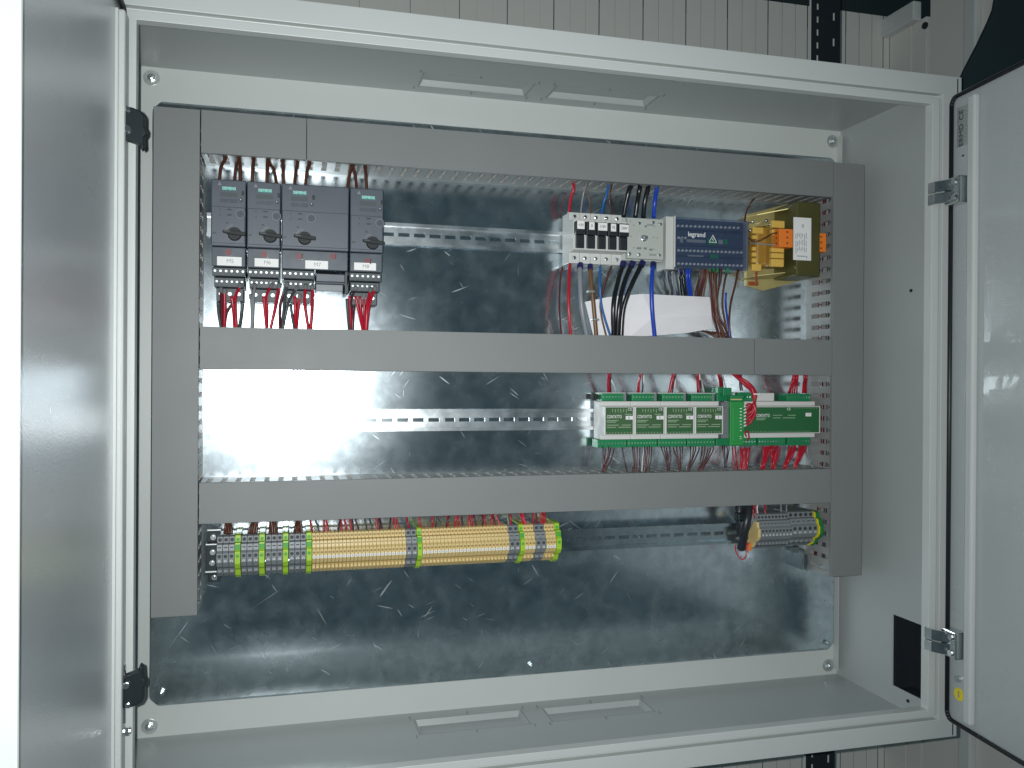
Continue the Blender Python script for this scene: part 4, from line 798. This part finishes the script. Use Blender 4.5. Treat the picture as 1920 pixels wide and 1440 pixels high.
# ------------------------------------------------------------------ terminal blocks
TP = [(.012, .2600), (.050, .2605), (.056, .2590), (.0565, .2500), (.064, .2490), (.066, .2400), (.070, .2370), (.070, .2240), (.064, .2170), (.056, .2130), (.050, .2040), (.040, .1985), (.012, .1975)]
def terminal(xa, xb, kind, label, group):
    t = thing('terminal_block', label, 'terminal block', ((xa+xb)/2, -.0375, .228), group)
    cx = (xa+xb)/2; g = .0002; col = {'g': 'tgrey', 'b': 'beige', 'l': 'lime', 'd': 'limed'}[kind]; dk = {'g': 'tgreyd', 'b': 'beiged', 'l': 'limed', 'd': 'pegreen'}[kind]
    ext = .0015 if kind == 'l' else 0
    mb = MB(); mb.prism([(h+(ext if h > .02 else 0), z+(ext if z > .23 else -ext*1.5)) for h, z in TP], lambda p, q, d: (d, -p, q), xa+g, xb-g); mb.build('housing', col, t, bevel=.0004)
    w_ = xb-xa; mb = MB(); r_ = w_*.33; e = ext+.0001
    def disc(h, z, r): mb.cyl((cx, -h-e, z), r, 'y', -.0004, 10)
    disc(.0564, .2545, r_); mb.box(xa+w_*.2, xb-w_*.2, -.0650-e, -.0640-e, .2425, .2455) if kind != 'l' else None; disc(.0700, .2330, r_*.95)
    mb.box(xa+g, xb-g, -.0583-e, -.0560-e, .2478, .2496)
    mb.box(xa+w_*.18, xb-w_*.18, -.0530-e, -.0460-e, .2045, .2060)
    if kind == 'l':
        mb = MB(); disc(.0564, .2545, r_); mb.build('clamp_opening', dk, t); mb = MB(); disc(.0700, .2330, r_*.95)
    mb.build('clamp_opening', dk, t)
    if kind != 'l':
        mb = MB(); mb.box(xa+w_*.12, xb-w_*.12, -.0708, -.0700, .2245, .2285); mk = mb.build('marker', 'white' if kind == 'b' else 'tgrey', t)
        mb = MB(); q = w_*.2
        mb.box(cx-q, cx+q, -.0711, -.0708, .2272, .2280) if kind == 'g' else mb.box(cx-q*.7, cx+q*.7, -.0711, -.0708, .2255, .2275)
        if kind == 'g': mb.box(cx-q, cx-q+.0008, -.0711, -.0708, .2248, .2280); mb.box(cx+q-.0008, cx+q, -.0711, -.0708, .2248, .2280)
        mb.build('marker_print', 'white' if kind == 'g' else 'inkg', mk)
        mb = MB(); mb.box(xa+w_*.15, xb-w_*.15, -.0600, -.0560, .2075, .2120); mb.build('release_lever', {'g': 'tgrey', 'b': 'paper'}[kind] if kind == 'g' else 'beige', t, bevel=.0004)
    else:
        mb = MB(); mb.box(xa+g*2, xb-g*2, -.0662-e, -.0640-e, .2380, .2488); mb.build('green_stripe', 'limed', t)
    return t
Xt = lambda px: A(px, 1000, .056).x
seq = [('g', 407, 441, 3), ('l', 441, 452, 1), ('g', 452.5, 486, 3), ('l', 486, 497, 1), ('g', 498, 530.5, 3), ('l', 530.5, 541, 1), ('g', 542, 574, 3), ('l', 574, 584.5, 1),
       ('b', 585, 760, 25), ('g', 760, 780.5, 2), ('l', 780.5, 789.5, 1), ('b', 790, 951.5, 24), ('g', 951.5, 971.5, 2), ('l', 971.5, 980, 1), ('b', 980, 1000, 3), ('g', 1000.5, 1019.5, 2), ('b', 1020, 1038.5, 3), ('l', 1038.5, 1048, 1)]
on_, seen = ['first', 'second', 'third', 'fourth', 'fifth', 'sixth', 'seventh', 'eighth'], {'g': 0, 'b': 0, 'l': 0}
for kd, a, b_, n in seq:
    j = seen[kd]; seen[kd] += 1
    for i in range(n):
        xa = Xt(a)+(Xt(b_)-Xt(a))*i/n; xb = Xt(a)+(Xt(b_)-Xt(a))*(i+1)/n
        if kd == 'l': terminal(xa, xb, 'l', '%s yellow-green earth terminal from the left of the long row' % on_[j], 'yellow-green earth terminals in the long row')
        elif kd == 'g': terminal(xa, xb, 'g', 'grey terminal block in the %s grey group from the left' % on_[j], 'grey terminal blocks, %s group' % on_[j])
        else: terminal(xa, xb, 'b', 'beige terminal block in the %s' % ('long left run of the bottom row', 'long middle run of the bottom row', 'three-block run before the last grey pair', 'last three-block run')[j], 'beige terminal blocks, run %d' % (j+1))
# right-hand cluster
xs = [A(x, 985, .056).x for x in (1419, 1477, 1524)]
cnt = 0
for a, b_, n, dz in ((xs[0], xs[1], 9, 0), (xs[1], xs[2], 5, .002)):
    for i in range(n):
        xa = a+(b_-a)*i/n; xb = a+(b_-a)*(i+1)/n
        t = terminal(xa, xb, 'g', '%s grey terminal block in the right-hand cluster beside the black cable' % ('narrow', 'wide')[dz > 0], '%s grey terminal blocks in the right-hand cluster' % ('narrow', 'wide')[dz > 0])
        t.location.z += .003+dz
t = thing('end_terminal', 'yellow and green striped earth terminal closing the right-hand cluster', 'terminal block', (xs[2], -.0375, .23))
for off, m, nm in ((0, 'yel', 'yellow_half'), (.0035, 'pegreen', 'green_half')):
    mb = MB(); mb.prism([(h+.003+off*.5 if h > .02 else h, z+.004) for h, z in TP], lambda p, q, d: (d, -p, q), xs[2]+.0005+off, xs[2]+.0035+off*1.6); mb.build(nm, m, t, bevel=.0005)
t = thing('end_stop', 'beige end stop between the black cable and the right-hand grey terminals', 'end stop', (xs[0], -.0375, .23))
mb = MB(); mb.prism([(h+.001, z+.002) for h, z in TP if z < .252], lambda p, q, d: (d, -p, q), xs[0]-.006, xs[0]-.001); mb.build('housing', 'beige', t, bevel=.0006)
mb = MB(); mb.box(xs[0]-.0105, xs[0]-.0062, -.050, -.030, .199, .212); mb.build('orange_clip', 'orange', t, bevel=.0005)
# black cable with sleeve left of the cluster, and the red loop
t = thing('black_cable', 'thick black sleeved cable lying against the right-hand terminal cluster', 'cable', (A(1395, 1000, .05).x, -.03, .2))
mb = MB(); mb.tube([A(1403, 935, .045), A(1403, 958, .055), A(1399, 980, .060), A(1394, 1005, .055), A(1390, 1029, .045)], .0075, 12); mb.tube([A(1388, 936, .04), A(1386, 960, .046), A(1388, 985, .048), A(1396, 1010, .044)], .007, 12); mb.build('sleeve', 'black', t, smooth=True)
mb = MB(); mb.pb(1384, 962, 1398, 978, .060, .045); mb.build('heat_shrink', 'cambl', t, bevel=.003)
W([(1378, 1022, .045), (1382, 1038, .05), (1391, 1049, .052), (1399, 1042, .052), (1401, 1018, .05)], .0012, 'red', 'loop_wire', 'thin red wire loop hanging under the black cable')
for i, (u, m) in enumerate(((560, 'red'), (580, 'red'), (605, 'whitew'), (680, 'red'), (695, 'red'), (865, 'grey'), (935, 'grey'), (430, 'red'))):
    W([(1320+u/6, 945, .045), (1320+u/6+(1 if i % 2 else -1), 955, .047), (1320+u/6+1.5, 972, .052)], .0013, m, 'cluster_wire', '%s wire dropping from the lower duct into the right-hand cluster' % WN[m], '%s wires above the right-hand cluster' % WN[m])
# wires above the long row
random.seed(11)
for k, (a, c) in enumerate(((316, 315), (598, 565), (770, 785), (1042, 1035))):
    for j in range(4):
        u0 = a+(j-1.5)*11; u1 = c+(j-1.5)*25
        W([(370+u0/5.486, 965, .046), (370+u0/5.486, 976, .047), (370+(u0*.4+u1*.6)/5.486, 988, .050), (370+u1/5.486, 1001, .052)], .0018, 'brown', 'terminal_wire', 'brown wire in the bundle above the %s grey terminal group' % on_[k], 'brown wires above the %s grey group' % on_[k])
tw = [(582, 586, 'red'), (592, 600, 'dgrey'), (607, 608, 'red'), (612, 618, 'red'), (637, 633, 'plum'), (640, 641, 'red'), (646, 651, 'red'), (655, 660, 'red'), (661, 662, 'plum'), (667, 674, 'plum'), (683, 689, 'dgrey'), (692, 700, 'dgrey'), (705, 707, 'red'), (713, 717, 'plum'), (709, 712, 'maroon')]
tw += [(732, 729, 'plum'), (738, 741, 'red'), (742, 748, 'red'), (763, 766, 'red'), (786, 789, 'red'), (808, 803, 'dgrey'), (811, 810, 'red'), (815, 817, 'plum'), (820, 826, 'dgrey'), (839, 839, 'red'), (841, 836, 'maroon'), (856, 852, 'red'), (859, 860, 'red'), (864, 868, 'plum'), (881, 880, 'red'), (885, 886, 'red'), (889, 893, 'plum'), (904, 905, 'plum'), (907, 911, 'red'), (921, 923, 'red'), (929, 938, 'red'), (924, 930, 'maroon'), (951, 954, 'grey'), (955, 958, 'red'), (974, 981, 'red'), (980, 987, 'red'), (977, 984, 'red'), (1000, 1000, 'red'), (1005, 1007, 'maroon'), (1013, 1014, 'red'), (1017, 1018, 'red'), (1021, 1021, 'red')]
for a, c, m in tw:
    yt = 978-(a-600)*.043; nm = 'long left' if a < 760 else 'long middle' if a < 952 else 'short last'
    W([(a, yt-14, .046), (a, yt-2, .047), ((a+c)/2, yt+9, .050), (c, yt+24, .051)], .00135, m, 'terminal_wire', '%s wire dropping from the lower duct into the %s beige run' % (WN[m], nm), '%s wires above the %s beige run' % (WN[m], nm))
# red and dark conductors lying inside the right duct, seen through its slots
for k in range(4):
    x = 1.112+k*.011
    o = MB().tube([(x, -.02-.008*(k % 3), .17), (x+.003, -.035, .4), (x-.002, -.03-.008*(k % 2), .6), (x+.002, -.04, .85)], .0028, 8).build('riser_wire', ['maroon', 'dgrey', 'maroon', 'plum'][k], smooth=True)
    tag(o, '%s wire running up inside the right duct, seen through its slots' % ['dark red', 'dark grey', 'dark red', 'plum'][k], 'wire', '%s risers in the right duct' % ['dark red', 'dark grey', 'dark red', 'plum'][k])

# ------------------------------------------------------------------ labels: tell look-alikes apart by their order along the row
ORD = ['first', 'second', 'third', 'fourth', 'fifth', 'sixth', 'seventh', 'eighth', 'ninth', 'tenth', 'eleventh', 'twelfth', 'thirteenth', 'fourteenth', 'fifteenth', 'sixteenth', 'seventeenth', 'eighteenth', 'nineteenth', 'twentieth', 'twenty-first', 'twenty-second', 'twenty-third', 'twenty-fourth', 'twenty-fifth']
bpy.context.view_layer.update()
def xpos(o): return o.location.x if o.type == 'EMPTY' else sum(v.co.x for v in o.data.vertices)/len(o.data.vertices)
sets = {}
for o in bpy.data.objects:
    if o.parent is None and 'label' in o: sets.setdefault(o['label'], []).append(o)
for lb, os_ in sets.items():
    n = len(os_)
    if n < 2: continue
    for i, o in enumerate(sorted(os_, key=xpos)):
        w_ = ('left one', 'right one')[i] if n == 2 else ('left one', 'middle one', 'right one')[i] if n == 3 else ORD[i]+' from left'
        o['label'] = lb+', '+w_
        if len(o['label'].split()) > 16: print('LONG', o['label'])
